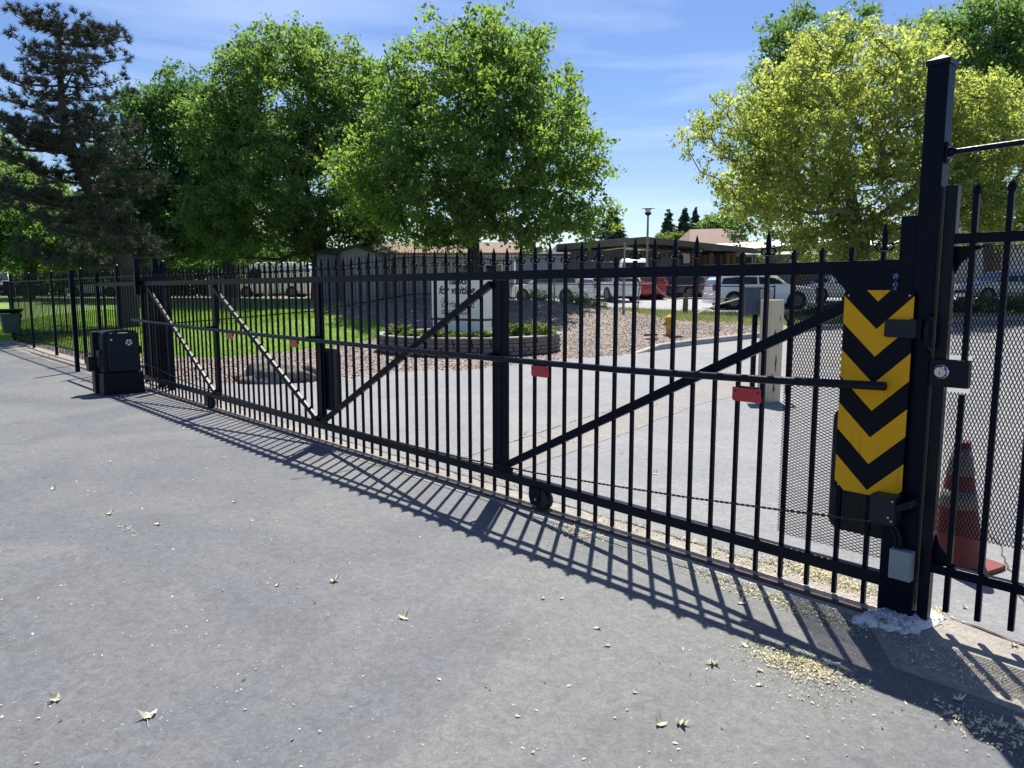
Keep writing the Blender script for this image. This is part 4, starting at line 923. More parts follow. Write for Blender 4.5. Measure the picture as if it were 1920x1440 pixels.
def pine():
    global rng
    rng = np.random.default_rng(21); r = random.Random(5); Y = 26.5
    base = bs(243, Y); root = thing('pine_tree', 'tall dark pine with a curved leaning trunk behind the left fence', 'pine', base); O_ = Vector(base)
    tpx = [(243, 505), (228, 470), (206, 430), (180, 380), (150, 320), (128, 260), (117, 200), (113, 140), (112, 90), (112, 50)]
    T = [Vector(base)]+[atY(x, y, Y) for x, y in tpx]; tr = MB(); rad = [.34, .30, .28, .26, .23, .20, .17, .13, .09, .06, .025]
    tr.tube([p-O_ for p in T], rad, 12)
    tuft = []; tdir = []
    def env(z):   # left and right reach in metres by height
        pts_ = [(2.2, 3.6, .1), (3.7, 3.9, .3), (4.3, 4.3, 1.4), (5.5, 4.2, 2.0), (6.5, 3.9, 2.0), (7.4, 2.9, 2.0), (8.2, 2.0, 2.2), (9.2, 1.6, 2.1), (10, 1.5, 1.7), (10.8, .9, .8), (11.6, .4, .3)]
        for a_, b_ in zip(pts_, pts_[1:]):
            if a_[0] <= z <= b_[0]: t_ = (z-a_[0])/(b_[0]-a_[0]); return a_[1]+(b_[1]-a_[1])*t_, a_[2]+(b_[2]-a_[2])*t_
        return (pts_[0][1:] if z < 2.2 else (.3, .3))
    zs = 2.5
    while zs < 11.4:
        npt = 3 if zs > 7.6 else 5
        for k in range(r.choice((4, 5, 6))):
            q = r.uniform(0, 2*math.pi)
            # trunk point at this height
            for a_, b_ in zip(T, T[1:]):
                if a_.z <= zs <= b_.z: p0 = a_.lerp(b_, (zs-a_.z)/(b_.z-a_.z)); break
            el, er = env(zs); ln = (er if math.cos(q) > 0 else el)*abs(math.cos(q))+1.5*abs(math.sin(q))*(1 if zs < 8 else .7)
            ln *= r.uniform(.7, 1.08); ln = max(ln, .35); d = Vector((math.cos(q), math.sin(q), 0)); P = [p0]; n_ = max(3, int(ln/.4)); lift = r.uniform(-.05, .22)
            for i in range(1, n_+1):
                t_ = i/n_; P.append(p0+d*ln*t_+Vector((r.uniform(-.06, .06), r.uniform(-.06, .06), ln*(lift*t_*.6-.12*t_*(1-t_)*2+.10*t_*t_))))
            tr.tube([p-O_ for p in P], [max(.012, .05*(1-i/n_)*min(1, ln/3)+.012) for i in range(n_+1)], 5, cap=False)
            for i in range(1, n_+1):
                t_ = i/n_
                if t_ < .2: continue
                for s_ in range(npt):
                    side = Vector((-d.y, d.x, 0))*r.choice((-1, 1)); l2 = r.uniform(.25, .75)*(1.15-.5*t_); e = P[i]+side*l2*r.uniform(.3, 1)+d*l2*.6*r.random()+Vector((0, 0, r.uniform(-.05, .28)))
                    tr.tube([P[i]-O_, e-O_], [.012, .007], 3, cap=False)
                    dd = (e-P[i]).normalized()
                    for w_ in range(3): tuft.append(P[i].lerp(e, .45+.28*w_)+Vector((r.uniform(-.07, .07), r.uniform(-.07, .07), r.uniform(-.03, .1)))); tdir.append(dd+Vector((0, 0, .7)))
        zs += r.uniform(.34, .52)
    tr.build('trunk', M['bark'], root, fixn=False)
    C = np.array(tuft); D = np.array(tdir); D /= np.linalg.norm(D, axis=1)[:, None]; m_ = 22
    P = np.repeat(C, m_, 0); D = np.repeat(D, m_, 0)*.8+rvec(len(P))*.8; D /= np.linalg.norm(D, axis=1)[:, None]
    S_ = np.cross(D, rvec(len(P))); S_ /= np.linalg.norm(S_, axis=1)[:, None]; l = rng.uniform(.12, .2, len(P))[:, None]
    V = np.stack([P-S_*.010, P+S_*.010, P+D*l+S_*.004, P+D*l-S_*.004], 1).reshape(-1, 3)-np.array(base)
    npmesh('crown', V, 4, lm('needle'), root, np.repeat(rng.random(len(C)), m_)); return len(tuft)
pine()

def fir(label, px_, top, bot, halfw, Y, seed, dens=1.0):
    global rng
    rng = np.random.default_rng(seed); base = bs(px_, Y); zt = atY(px_, top, Y).z; z0 = base[2]+1.0; Hh = zt-z0; Rr = halfw/FPX*Y
    # reach its width at pixel row `bot`
    zb = atY(px_, bot, Y).z; slope = Rr/(zt-zb)
    root = thing('fir_tree', label, 'fir', base, 0, 'distant fir trees behind the low building')
    tr = MB(); tr.tube([(0, 0, 0), (0, 0, zt-base[2])], [.28, .02], 7); 
    tips = []; V = []
    z = z0
    while z < zt-.2:
        rr = min(Rr*1.25, slope*(zt-z)+.1)
        for k in range(9):
            q = rng.random()*2*math.pi; l = rr*rng.uniform(.65, 1.08); d = np.array([math.cos(q), math.sin(q), 0]); s_ = np.array([-d[1], d[0], 0]); p = np.array([base[0], base[1], z+rng.uniform(-.3, .3)])
            tr.tube([(0, 0, z-base[2]), tuple(d*l+np.array([0, 0, z-base[2]-l*.18]))], [.03, .01], 3, cap=False)
            m_ = int((26+40*l)*dens)
            t_ = rng.random(m_)**.7; C = p+d*l*t_[:, None]+s_*(rng.normal(size=m_)*.22*(1.1-t_*.6))[:, None]*l*.5+np.array([0, 0, -1])*(l*.18*t_+.1*rng.random(m_))[:, None]
            tips.append(C)
        z += .28+.1*rng.random()
    tr.build('trunk', M['bark'], root, fixn=False); C = np.concatenate(tips); 
    npmesh('crown', leaves(C, .26, .1, .4, droop=.8)-np.array(base), 4, lm('fir'), root, rng.random(len(C)))
fir('broad dark fir rising beside the right edge of the big maple', 1143, 381, 448, 40, 78, 31)
fir('slim distant fir standing right of the lamp post', 1248, 392, 450, 25, 82, 32)
fir('left one of two close distant firs over the building', 1277, 386, 450, 24, 84, 33)
fir('right one of two close distant firs over the building', 1297, 390, 450, 24, 86, 34)
tree('broadleaf_tree', 'small pale far tree between the firs and the yellow maple', bs(1335, 80), [(1335, 440)], [(1335, 425, 22, 18), (1355, 430, 25, 20)], 60, 42, .3, 'gy', M['bark'], 80, .2, (.6, 1.0), seed=35)
tree('round_bush', 'light green bush peeking over the low roof below the firs', bs(1275, 74), [(1275, 470)], [(1262, 452, 28, 10), (1290, 455, 20, 10)], 70, 42, .26, 'shrub', M['bark'], 74, .1, (.5, .8), seed=36, cat='bush')

def shrub(name, label, x, y, rx, ry, h, n, leaf, mk, seed, grp=None, cat='shrub'):
    global rng
    rng = np.random.default_rng(seed); base = (x, y, H(x, y)-.03); root = thing(name, label, cat, base, 0, grp)
    a = MB()
    for k in range(7):
        q = rng.random()*6.28; a.tube([(0, 0, 0), (math.cos(q)*rx*.3, math.sin(q)*ry*.3, h*.5), (math.cos(q)*rx*.6, math.sin(q)*ry*.6, h*.85)], [.02, .014, .006], 4)
    a.build('stem', M['bark'], root, fixn=False)
    d = rvec(n); d[:, 2] = abs(d[:, 2]); r_ = (.55+.5*rng.random(n)); lump = 1+.18*np.sin(d[:, 0]*7+seed)*np.cos(d[:, 1]*6)
    C = d*(r_*lump)[:, None]*np.array([rx, ry, h]); C[:, 2] += .02
    npmesh('foliage', leaves(C, leaf, .4, droop=.1), 4, lm(mk), root, rng.random(n)); return root
zpl = .42
def onpl(o): o.location.z = zpl; return o
# planting inside the ring
for (x_, y_, rx, ry, h, lab, mk) in ((-2.35, 18.75, .55, .28, .16, 'low green groundcover clump at the left end of the planter', 'shrub'), (-1.55, 18.32, .65, .25, .17, 'low green groundcover clump in front of the sign', 'shrub'), (-.75, 18.25, .35, .2, .16, 'small green clump below the right corner of the sign', 'shrub'),
        (.15, 19.1, .38, .3, .32, 'yellowish green tuft at the right side of the sign', 'shrub'), (.62, 19.35, .55, .42, .34, 'bushy juniper at the right end of the planter', 'shrub'), (-2.9, 19.4, .4, .35, .25, 'green clump behind the left rim of the planter', 'shrub')):
    onpl(shrub('planter_shrub', lab, x_, y_, rx, ry, h, 2600, .055, mk, int(abs(x_*100))+3, 'plants in the ring planter', 'plant'))
gi = 0
for (x_, Y_, rx, h, n_, mk, lab) in ((1010, 30.4, .8, .5, 900, 'gy', 'grey green weed tuft left of the chain-link post on the mound crest'), (1080, 30.2, .9, .55, 1000, 'gy', 'grey green weeds on the mound crest under the parked white car'), (1115, 29.6, .5, .35, 500, 'gy', 'small grey weed tuft at the right shoulder of the mound'),
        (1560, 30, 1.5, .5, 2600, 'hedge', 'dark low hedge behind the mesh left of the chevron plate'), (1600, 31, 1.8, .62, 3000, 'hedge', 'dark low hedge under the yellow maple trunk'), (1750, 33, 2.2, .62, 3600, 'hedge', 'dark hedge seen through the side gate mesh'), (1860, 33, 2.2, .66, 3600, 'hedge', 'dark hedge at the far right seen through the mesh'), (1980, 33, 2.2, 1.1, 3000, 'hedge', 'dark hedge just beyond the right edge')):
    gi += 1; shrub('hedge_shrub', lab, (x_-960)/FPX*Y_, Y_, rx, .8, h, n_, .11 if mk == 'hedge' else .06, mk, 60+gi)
# far dark hedge row closing the left background
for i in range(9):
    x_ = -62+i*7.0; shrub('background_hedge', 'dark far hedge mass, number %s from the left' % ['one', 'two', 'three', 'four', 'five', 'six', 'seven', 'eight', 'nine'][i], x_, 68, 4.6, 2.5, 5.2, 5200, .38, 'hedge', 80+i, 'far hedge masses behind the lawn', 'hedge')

r = np.random.default_rng(77); rng = r; n = 16000
C = np.column_stack([r.uniform(-170, -60, n), 84+r.normal(size=n)*3, np.zeros(n)]); C[:, 2] = 1+r.random(n)**.7*(7.5+2.2*np.sin(C[:, 0]*.23)+1.3*np.sin(C[:, 0]*.71))
o = npmesh('distant_wood', leaves(C, .9, .4, .8), 4, lm('hedge'), None, r.random(n)); tag(o, 'dark distant wood closing the view far to the left', 'wood', kind='stuff')
# grass
def blades(name, poly, n, h, wd, mk, zfun, seed, dens=None, region=None):
    r = np.random.default_rng(seed); P = np.array(poly); x0, y0 = P.min(0); x1, y1 = P.max(0)
    if region: x0, x1, y0, y1 = region
    Q = np.column_stack([r.uniform(x0, x1, n*3), r.uniform(y0, y1, n*3)]); Q = Q[inside(poly, Q)][:n]
    z = np.array([zfun(a_, b_) for a_, b_ in Q]); B_ = np.column_stack([Q, z]); q = r.uniform(0, 6.28, len(B_)); d = np.column_stack([np.cos(q), np.sin(q), np.zeros(len(q))])
    hh = h*r.uniform(.5, 1.4, len(B_)); lean = rvec_r(r, len(B_))*.35; lean[:, 2] = 1; T_ = B_+lean*hh[:, None]; wv = wd*(1+.02*Q[:, 1])[:, None]
    V = np.stack([B_-d*wv, B_+d*wv, T_], 1).reshape(-1, 3); hu = (np.sin(Q[:, 0]*.9)+np.cos(Q[:, 1]*1.1+Q[:, 0]*.5))*.25+.5
    o = npmesh(name, V, 3, lm(mk), None, hu); return tag(o, kind='stuff')
def rvec_r(r, n): v = r.normal(size=(n, 3)); return v/np.linalg.norm(v, axis=1)[:, None]
o = blades('grass', polys['lawn'], 90000, .06, .006, 'grass', H, 41, region=(-19, -2.5, 17, 34)); tag(o, 'short bright green lawn grass beyond the fence', 'grass')
VG = [(4.2, 27.3), (8, 26.2), (12, 26.6), (12, 31.5), (8, 32), (4.5, 33)]
VG = VERGE_F[1:]+[(16, 31.5), (12.5, 32), (9.5, 31.8), (6, 32.6), (4, 33.8), (2.6, 32.5)]
o = blades('tall_grass', VG, 26000, .17, .007, 'dry', H, 42); tag(o, 'tall green and dry grass on the verge by the bent railing', 'grass')
# bark chips standing proud on the mulch
r = np.random.default_rng(43); Q = np.column_stack([r.uniform(-12, 9, 150000), r.uniform(12.5, 30, 150000)]); Q = Q[inside(polys['mulch_bed'], Q)]; Q = Q[np.hypot(Q[:, 0]-RX, Q[:, 1]-RY) > RR+.05][:60000]
C = np.column_stack([Q, [H(a_, b_)+.012 for a_, b_ in Q]]); rng = r
def chipmat(k, cs):
    m = bpy.data.materials.new(k); m.use_nodes = True; N, K, b = nodes_of(m); g = N.new('ShaderNodeNewGeometry'); rr = N.new('ShaderNodeValToRGB'); rr.color_ramp.interpolation = 'LINEAR'
    rr.color_ramp.elements[0].color = (*cs[0], 1); rr.color_ramp.elements[1].color = (*cs[-1], 1)
    for i, c in enumerate(cs[1:-1], 1): q = rr.color_ramp.elements.new(i/(len(cs)-1)); q.color = (*c, 1)
    K(g.outputs['Random Per Island'], rr.inputs[0]); K(rr.outputs[0], b.inputs['Base Color']); b.inputs['Roughness'].default_value = .85; return m
o = npmesh('bark_chips', leaves(C, .042, 1.6, .5), 4, chipmat('bark_chip', [(.15, .105, .09), (.32, .255, .22), (.50, .44, .39), (.23, .175, .15)])); tag(o, 'loose pinkish bark chips covering the mound', 'mulch', kind='stuff')

# ================================================================ CARS
def carpaint(name, c, metal=.0): return mat(name, c, .28, metal, spec=.5, coat=.8)
PAINT = {'white': carpaint('paint_white', (.86, .87, .87)), 'red': carpaint('paint_red', (.42, .01, .02)), 'dark': carpaint('paint_dark', (.03, .03, .05)), 'silver': carpaint('paint_silver', (.38, .41, .44), .4), 'blue': carpaint('paint_blue', (.04, .09, .3))}
M['lamp_red'] = mat('tail_lamp', (.35, .01, .015), .2, coat=.6); M['lamp_white'] = mat('head_lamp', (.6, .62, .65), .12, coat=.6); M['arch'] = mat('wheel_arch', (.004, .004, .005), .9)
def car(label, paint, loc, heading, kind='suv', sc_=1.0, name='parked_car', tyre=.36, group='cars parked in the lot'):
    """local +x = front"""
    root = thing(name, label, 'car', (loc[0], loc[1], loc[2]), heading, group); root.scale = (sc_,)*3
    if kind == 'suv': prof = [(-2.3, .45), (-2.33, .75), (-2.28, 1.02), (-2.12, 1.35), (-1.9, 1.62), (-1.2, 1.70), (-.2, 1.70), (.35, 1.62), (1.0, 1.12), (1.2, 1.05), (2.0, .97), (2.25, .85), (2.33, .62), (2.3, .35)]; belt = 1.05; top = 1.66; W_ = .93; gl = [(-2.02, 1.08), (-1.82, 1.55), (-1.2, 1.62), (-.2, 1.62), (.28, 1.55), (.85, 1.10)]
    elif kind == 'van': prof = [(-2.7, .45), (-2.72, 1.2), (-2.68, 2.3), (-2.5, 2.5), (1.2, 2.5), (1.5, 2.35), (2.05, 1.35), (2.6, 1.15), (2.75, .95), (2.78, .4)]; belt = 1.3; top = 2.4; W_ = 1.0; gl = [(.6, 1.35), (.6, 2.0), (1.4, 2.0), (1.85, 1.35)]
    else: prof = [(-2.3, .4), (-2.33, .7), (-2.27, .95), (-1.75, 1.02), (-1.2, 1.35), (-.6, 1.43), (.1, 1.43), (.45, 1.35), (1.05, .98), (1.9, .88), (2.25, .72), (2.3, .35)]; belt = .95; top = 1.4; W_ = .89; gl = [(-1.6, 1.0), (-1.15, 1.29), (-.6, 1.35), (.1, 1.35), (.42, 1.27), (.9, 1.0)]
    zb_ = .24; n = len(prof); V = []; secs = ((W_*.93, .0), (W_, 1.0))
    def hw(z): return W_*(.96 if z < .5 else 1.0) if z <= belt else W_*(1-.22*(z-belt)/(top-belt))
    # rings: for every profile point, mirrored pair plus inner top pair for rounding
    ring_ = []
    body = MB()
    xs = sorted(set([round(p[0], 3) for p in prof]+[-1.8, -1.4, -1.0, -.6, 0, .6, 1.1, 1.4, 1.75]))
    def ztop(x):
        P = sorted([p for p in prof], key=lambda p: p[0])
        up = [p for p in prof if True]
        # upper envelope
        best = 0
        for a_, b_ in zip(prof, prof[1:]):
            lo, hi = min(a_[0], b_[0]), max(a_[0], b_[0])
            if lo-1e-6 <= x <= hi+1e-6 and hi-lo > 1e-6: best = max(best, a_[1]+(b_[1]-a_[1])*(x-a_[0])/(b_[0]-a_[0]))
        return best
    x0, x1 = min(p[0] for p in prof), max(p[0] for p in prof); NX = 44; X = [x0+.004+(x1-x0-.008)*(.5-.5*math.cos(math.pi*i/NX)) for i in range(NX+1)]; NR = 14; V = []
    for x in X:
        zt_ = ztop(x); e_ = min(1, min(x-x0, x1-x)/.28+.80)   # plan rounding at the corners
        e_ = 1-.14*(1-min(1, min(x-x0, x1-x)/.35))**2
        zs_ = [zb_, zb_+.12, .55, .8, min(belt, zt_-.06)]
        zs_ = [min(z, zt_-.07) for z in zs_]
        R1 = [(hw(z)*e_*(.95 if k == 0 else 1), z) for k, z in enumerate(zs_)]+[(hw(zt_-.09)*e_, max(zt_-.06, zs_[-1]+.005)), (hw(zt_)*e_-.09, zt_-.008)]
        for yy, z in R1: V.append((x, yy, z))
        for yy, z in R1[::-1]: V.append((x, -yy, z))
    F = [(i*NR+k, i*NR+(k+1) % NR, (i+1)*NR+(k+1) % NR, (i+1)*NR+k) for i in range(NX) for k in range(NR)]+[tuple(range(NR)), tuple(NX*NR+k for k in range(NR))[::-1]]
    body.add(V, F, True); bo = body.build('body', paint, root)
    wx = (-1.42, 1.40) if kind != 'van' else (-1.6, 1.75)
    for x in wx:
        for sy in (-1, 1):
            MB().lathe([(tyre+.07, sy*(W_-.25)), (tyre+.07, sy*(W_+.006))], (x, 0, tyre), 22, 'y').build('wheel_arch', M['arch'], root)
            wh = MB().lathe([(tyre*.6, sy*(W_-.2)), (tyre-.02, sy*(W_-.2)), (tyre, sy*(W_-.16)), (tyre, sy*(W_-.02)), (tyre-.03, sy*(W_+.012)), (tyre*.64, sy*(W_+.012))], (x, 0, tyre), 22, 'y').build('wheel', M['rubber'], root)
            a = MB(); a.lathe([(.05, sy*(W_+.0125)), (.06, sy*(W_+.024)), (.02, sy*(W_+.026))], (x, 0, tyre), 10, 'y'); 
            for k in range(5): q = k*1.2566; a.bar((x+.03*math.cos(q), sy*(W_+.017), tyre+.03*math.sin(q)), (x+tyre*.62*math.cos(q), sy*(W_+.017), tyre+tyre*.62*math.sin(q)), .05, .008, (0, 1, 0)) if 0 else a.tube([(x+.03*math.cos(q), sy*(W_+.015), tyre+.03*math.sin(q)), (x+tyre*.62*math.cos(q), sy*(W_+.015), tyre+tyre*.62*math.sin(q))], .022, 5)
            a.lathe([(tyre*.60, sy*(W_+.0125)), (tyre*.66, sy*(W_+.022)), (tyre*.68, sy*(W_+.0125))], (x, 0, tyre), 22, 'y'); a.build('rim', M['pipe'], wh, fixn=False)
    def sideglass(poly, sy):
        P = [(x, z) for x, z in poly]; a = MB(); V = []
        for x, z in P: V.append((x, sy*(hw(z)+.006), z))
        a.add(V, [tuple(range(len(P)))]); return a.build('side_window', M['glass'], root)
    for sy in (-1, 1):
        if kind == 'van': sideglass(gl, sy)
        else:
            xm = -.35 if kind == 'suv' else -.3; zt2 = max(z for _, z in gl)
            l_ = [p for p in gl if p[0] < xm-.04]+[(xm-.04, zt2), (xm-.04, belt+.03)]; r_ = [(xm+.04, belt+.03), (xm+.04, zt2)]+[p for p in gl if p[0] > xm+.04]
            sideglass(l_, sy); sideglass(r_, sy)
        MB().box((.75 if kind != 'van' else 1.75, sy*(W_+.09), belt+.08), (.12, .2, .13)).build('mirror', paint, root, .02)
    # screens, laid 6 mm outside the body slope
    def screen(name, pa, pb, off=.008):
        (xa, za), (xb, zb2) = pa, pb; d = Vector((xb-xa, 0, zb2-za)).normalized(); nn = Vector((-d.z, 0, d.x)); nn = nn if nn.z > 0 else -nn
        V = []
        for (x, z), k in (((xa, za), .84), ((xb, zb2), .86)):
            for sy in (-1, 1): V.append((x+nn.x*off, sy*(hw(z))*k, z+nn.z*off))
        MB().add(V, [(0, 1, 3, 2)]).build(name, M['glass'], root)
    if kind == 'suv': screen('windscreen', (.94, 1.165), (.42, 1.56), .015); screen('rear_window', (-2.25, 1.08), (-1.97, 1.53), .02)
    elif kind == 'van': screen('windscreen', (2.0, 1.45), (1.58, 2.2), .02)
    else: screen('windscreen', (.98, 1.03), (.52, 1.31), .015); screen('rear_window', (-1.68, 1.08), (-1.26, 1.31), .015)
    zl = .82 if kind != 'van' else 1.0
    for sy in (-1, 1):
        MB().box((x1-.10, sy*(W_-.22), .74 if kind != 'van' else .9), (.16, .3, .14)).build('headlight', M['lamp_white'], root, .02)
        MB().box((x0+.07, sy*(W_-.13), zl+.12), (.18, .24, .30 if kind == 'suv' else .16)).build('taillight', M['lamp_red'], root, .02)
    MB().box((x0-.008, 0, .78), (.02, .34, .16)).build('number_plate', M['white'], root, .004)
    MB().box((x0+.02, 0, .46), (.06, W_*1.7, .14)).build('rear_bumper', M['black2'] if paint == PAINT['dark'] else paint, root, .03)
    MB().box((x1-.03, 0, .55), (.07, 1.0, .16)).build('grille', M['black2'], root, .02)
    return root
def cl(px_, Y): x = (px_-960)/FPX*Y; return (x, Y, H(x, Y)+.0)
A_ = math.radians
car('white utility vehicle nearest the verge, side on behind the utility box', PAINT['white'], cl(1418, 35.6), A_(3), 'suv', 1.04)
car('white estate car angled left of the chain-link post with rear lamp showing', PAINT['white'], cl(1035, 40.5), A_(146), 'suv', .95)
car('white car seen from the rear directly left of the red car', PAINT['white'], cl(1142, 42.5), A_(110), 'suv', .93)
car('red car parked between the white and the dark vehicles', PAINT['red'], cl(1196, 45), A_(104), 'suv', .93)
car('dark purple grey vehicle parked right of the red car', PAINT['dark'], cl(1256, 45.5), A_(155), 'suv', .95)
car('silver white pickup-height vehicle behind the bent railing', PAINT['silver'], cl(1316, 47), A_(165), 'suv', .95)
car('tall white van facing the camera beside the lamp post', PAINT['white'], cl(1183, 49), A_(-95), 'van', 1.0, name='parked_van', group=None)
car('white saloon seen through the mesh left of the chevron plate', PAINT['white'], cl(1560, 41), A_(190), 'saloon')
car('silver car with blue sheen behind the side gate mesh', PAINT['silver'], cl(1868, 41), A_(185), 'suv')
car('blue saloon further back between the trunk and the tall post', PAINT['blue'], cl(1640, 46), A_(170), 'saloon')
car('dark vehicle in the shade at the far right of the lot', PAINT['dark'], cl(1975, 43), A_(190), 'suv')
car('dark car with pale bumper parked on the grass at the left edge', PAINT['dark'], cl(2, 50), A_(-60), 'suv', 1.0)
car('white van parked beyond the lawn left of the grey shed', PAINT['white'], cl(520, 55), A_(175), 'van', 1.0, name='parked_van', group=None)
car('white saloon parked far behind the left fence', PAINT['white'], cl(190, 60), A_(180), 'saloon')

# ================================================================ BUILDINGS
M['siding'] = mat('grey_siding', (.20, .22, .26), .8, c2=(.23, .25, .29), scale=3)
def ribbed(name, c, c2, freq, axis=0):
    m = bpy.data.materials.new(name); m.use_nodes = True; N, K, b = nodes_of(m); t = N.new('ShaderNodeTexCoord'); wv = N.new('ShaderNodeTexWave'); wv.bands_direction = 'XYZ'[axis]; wv.inputs['Scale'].default_value = freq; wv.inputs['Distortion'].default_value = .0
    K(t.outputs['Object'], wv.inputs['Vector']); r = N.new('ShaderNodeValToRGB'); r.color_ramp.elements[0].color = (*c2, 1); r.color_ramp.elements[1].color = (*c, 1); r.color_ramp.elements[0].position = .0; r.color_ramp.elements[1].position = .25
    K(wv.outputs[0], r.inputs[0]); K(r.outputs[0], b.inputs['Base Color']); b.inputs['Roughness'].default_value = .75
    u = N.new('ShaderNodeBump'); u.inputs['Distance'].default_value = .03; u.inputs['Strength'].default_value = .6; K(wv.outputs[0], u.inputs['Height']); K(u.outputs[0], b.inputs['Normal']); return m
M['clap'] = ribbed('lap_siding', (.27, .30, .36), (.2, .22, .27), 2.4, 2)
M['batten'] = ribbed('batten_wall', (.13, .135, .135), (.07, .07, .07), 1.2, 0)
M['shingle'] = mat('dark_shingle', (.035, .035, .038), .9, c2=(.06, .058, .055), scale=6, bump=.5)
M['shingle_b'] = mat('brown_shingle', (.17, .115, .09), .9, c2=(.27, .19, .15), scale=5, bump=.6, bscale=14)
M['membrane'] = mat('white_roof', (.72, .73, .74), .6); M['fascia'] = mat('fascia', (.10, .088, .075), .7); M['timber'] = mat('brown_timber', (.16, .085, .045), .7, c2=(.11, .06, .03), scale=5)
M['doorg'] = mat('door_grey', (.09, .11, .14), .5); M['trimw'] = mat('trim', (.5, .5, .5), .6)
def bld(name, label, x0px, x1px, Y, depth, eave_px, roof, wallm, roofm, rz=0, ridge_px=None, over=.3, cat='building'):
    xm = ((x0px+x1px)/2-960)/FPX*Y; wd = (x1px-x0px)/FPX*Y; zg_ = H(xm, Y); ze = atY((x0px+x1px)/2, eave_px, Y).z
    root = thing(name, label, cat, (xm, Y, zg_), rz); h = ze-zg_
    MB().box((0, depth/2, h/2-.1), (wd, depth, h+.2)).build('wall', wallm, root)
    zr = (atY((x0px+x1px)/2, ridge_px, Y+ (depth/2 if roof == 'x' else 0)).z-zg_) if ridge_px else h+.3
    if roof == 'gable':     # ridge along depth, gable to the camera
        P = [(-wd/2-over, h-.06), (0, zr), (wd/2+over, h-.06), (wd/2+over, h+.06), (0, zr+.14), (-wd/2-over, h+.06)]
        MB().prism(P, -over, depth+over).build('roof', roofm, root)
        MB().prism([(-wd/2+.002, h), (0, zr-.02), (wd/2-.002, h)], .0, depth).build('gable', wallm, root)
    elif roof == 'x':       # ridge along x
        P = [(-over, h-.08), (depth/2, zr-.1), (depth+over, h-.08), (depth+over, h+.06), (depth/2, zr+.04), (-over, h+.06)]
        MB().prism([(y, z) for y, z in P], -wd/2-over, wd/2+over, 'yz').build('roof', roofm, root)
    return root, wd, h, zr
r_, wd, h, zr = bld('garden_shed', 'grey shed with a dark low gable roof seen over the gate', 640, 702, 41, 4, 474, 'gable', M['siding'], M['shingle'], 0, 463)
MB().box((0, -.02, h-.9), (.5, .04, .5)).build('window', M['glass'], r_); MB().box((-wd/2+.1, -.012, h/2), (.09, .03, h)).build('trim', M['timber'], r_)
r_, wd, h, zr = bld('garden_shed', 'longer grey shed wing left of the gabled one', 599, 639, 42.5, 4, 475, 'x', M['siding'], M['shingle'], 0, 466)
MB().box((wd/2-.1, -.012, h/2), (.12, .03, h)).build('trim', M['timber'], r_)
r_, wd, h, zr = bld('mobile_home', 'blue grey sided home with brown shingle roof behind the big maple', 704, 965, 45, 5, 476, 'x', M['clap'], M['shingle_b'], 0, 455)
for q in (-.32, -.1, .14, .35):
    f = MB().box((q*wd, -.02, h*.6), (1.1, .05, .9)).build('window', M['trimw'], r_); MB().box((q*wd, -.05, h*.6), (.95, .03, .75)).build('pane', M['glass'], f)
MB().box((0, -.03, h-.08), (wd+.5, .06, .16)).build('gutter', M['trimw'], r_)
r_, wd, h, zr = bld('mobile_home', 'plain blue grey building behind the chain-link fence', 967, 1060, 49, 6, 478, 'x', M['clap'], M['shingle'], 0, 470)
# trailers far left behind the lawn
r_, wd, h, zr = bld('trailer', 'long white trailer roof showing beyond the lawn', 395, 470, 62, 3, 492, 'x', mat('trailer_white', (.6, .62, .64), .6), M['membrane'], 0, 487, .1); MB().box((0, -.02, h*.6), (wd*.7, .04, .5)).build('window', M['glass'], r_)
# community building
cb = thing('community_building', 'long low grey building with deep brown fascia and timber entrance', 'building', (0, 52, H(8, 52)))
def cx(px_, Y_=52): return (px_-960)/FPX*Y_
def cz(py_, Y_=52): return atY(1250, py_, Y_).z-cb.location.z
wl_ = MB().box(((cx(1050)+cx(1272))/2, 4.15, cz(472)/2), (cx(1272)-cx(1050), 8, cz(466))).build('wall', M['batten'], cb)
# broad low gabled roof with deep fascia, front edge follows the photo's outline
def roofseg(pl_, y0, y1, m, name='roof'):
    return MB().prism([(cx(x), cz(y)) for x, y in pl_], y0, y1).build(name, m, cb)
roofseg([(1040, 472), (1040, 461), (1200, 447), (1395, 468), (1395, 478), (1270, 464), (1200, 460)], -1.6, -1.4, M['fascia'], 'fascia')
roofseg([(1041, 470), (1041, 460), (1200, 446.3), (1394, 467), (1394, 471), (1200, 452)], -1.39, 9, M['membrane'])
roofseg([(1395, 478), (1395, 468), (1520, 456), (1720, 470), (1720, 481), (1520, 468)], -1.6, -1.4, M['fascia'], 'fascia')
# white wing roof behind, rising to the back
V = [(cx(1312), 3, cz(465, 55)), (cx(1396), -1.3, cz(467.5, 50.7)), (cx(1722), 0, cz(466, 52)), (cx(1722, 61), 9, cz(448, 61)), (cx(1480, 64), 12, cz(450, 64)), (cx(1318, 64), 12, cz(458, 64))]
V2 = [(x, y, z-.15) for x, y, z in V]; n_ = len(V); MB().add(V+V2, [tuple(range(n_)), tuple(range(2*n_-1, n_-1, -1))]+[(i, n_+i, n_+(i+1) % n_, (i+1) % n_) for i in range(n_)]).build('roof', M['membrane'], cb)
MB().box(((cx(1385)+cx(1760))/2, 4.6, cz(478)/2), (cx(1760)-cx(1385), 8, cz(474))).build('wall', M['batten'], cb)['label'] = 'grey wing wall behind the yellow maple'
MB().box(((cx(1272)+cx(1385))/2, 5.2, cz(480)/2), (cx(1385)-cx(1272), 8, cz(474))).build('wall', M['timber'], cb)['label'] = 'brown timber wall of the recessed entrance'
for x_ in (1216, 1297, 1330, 1362, 1372): MB().box((cx(x_), .3 if x_ > 1250 else .05, cz(476)/2), (.28, .28, cz(472))).build('timber_post', M['timber'], cb)
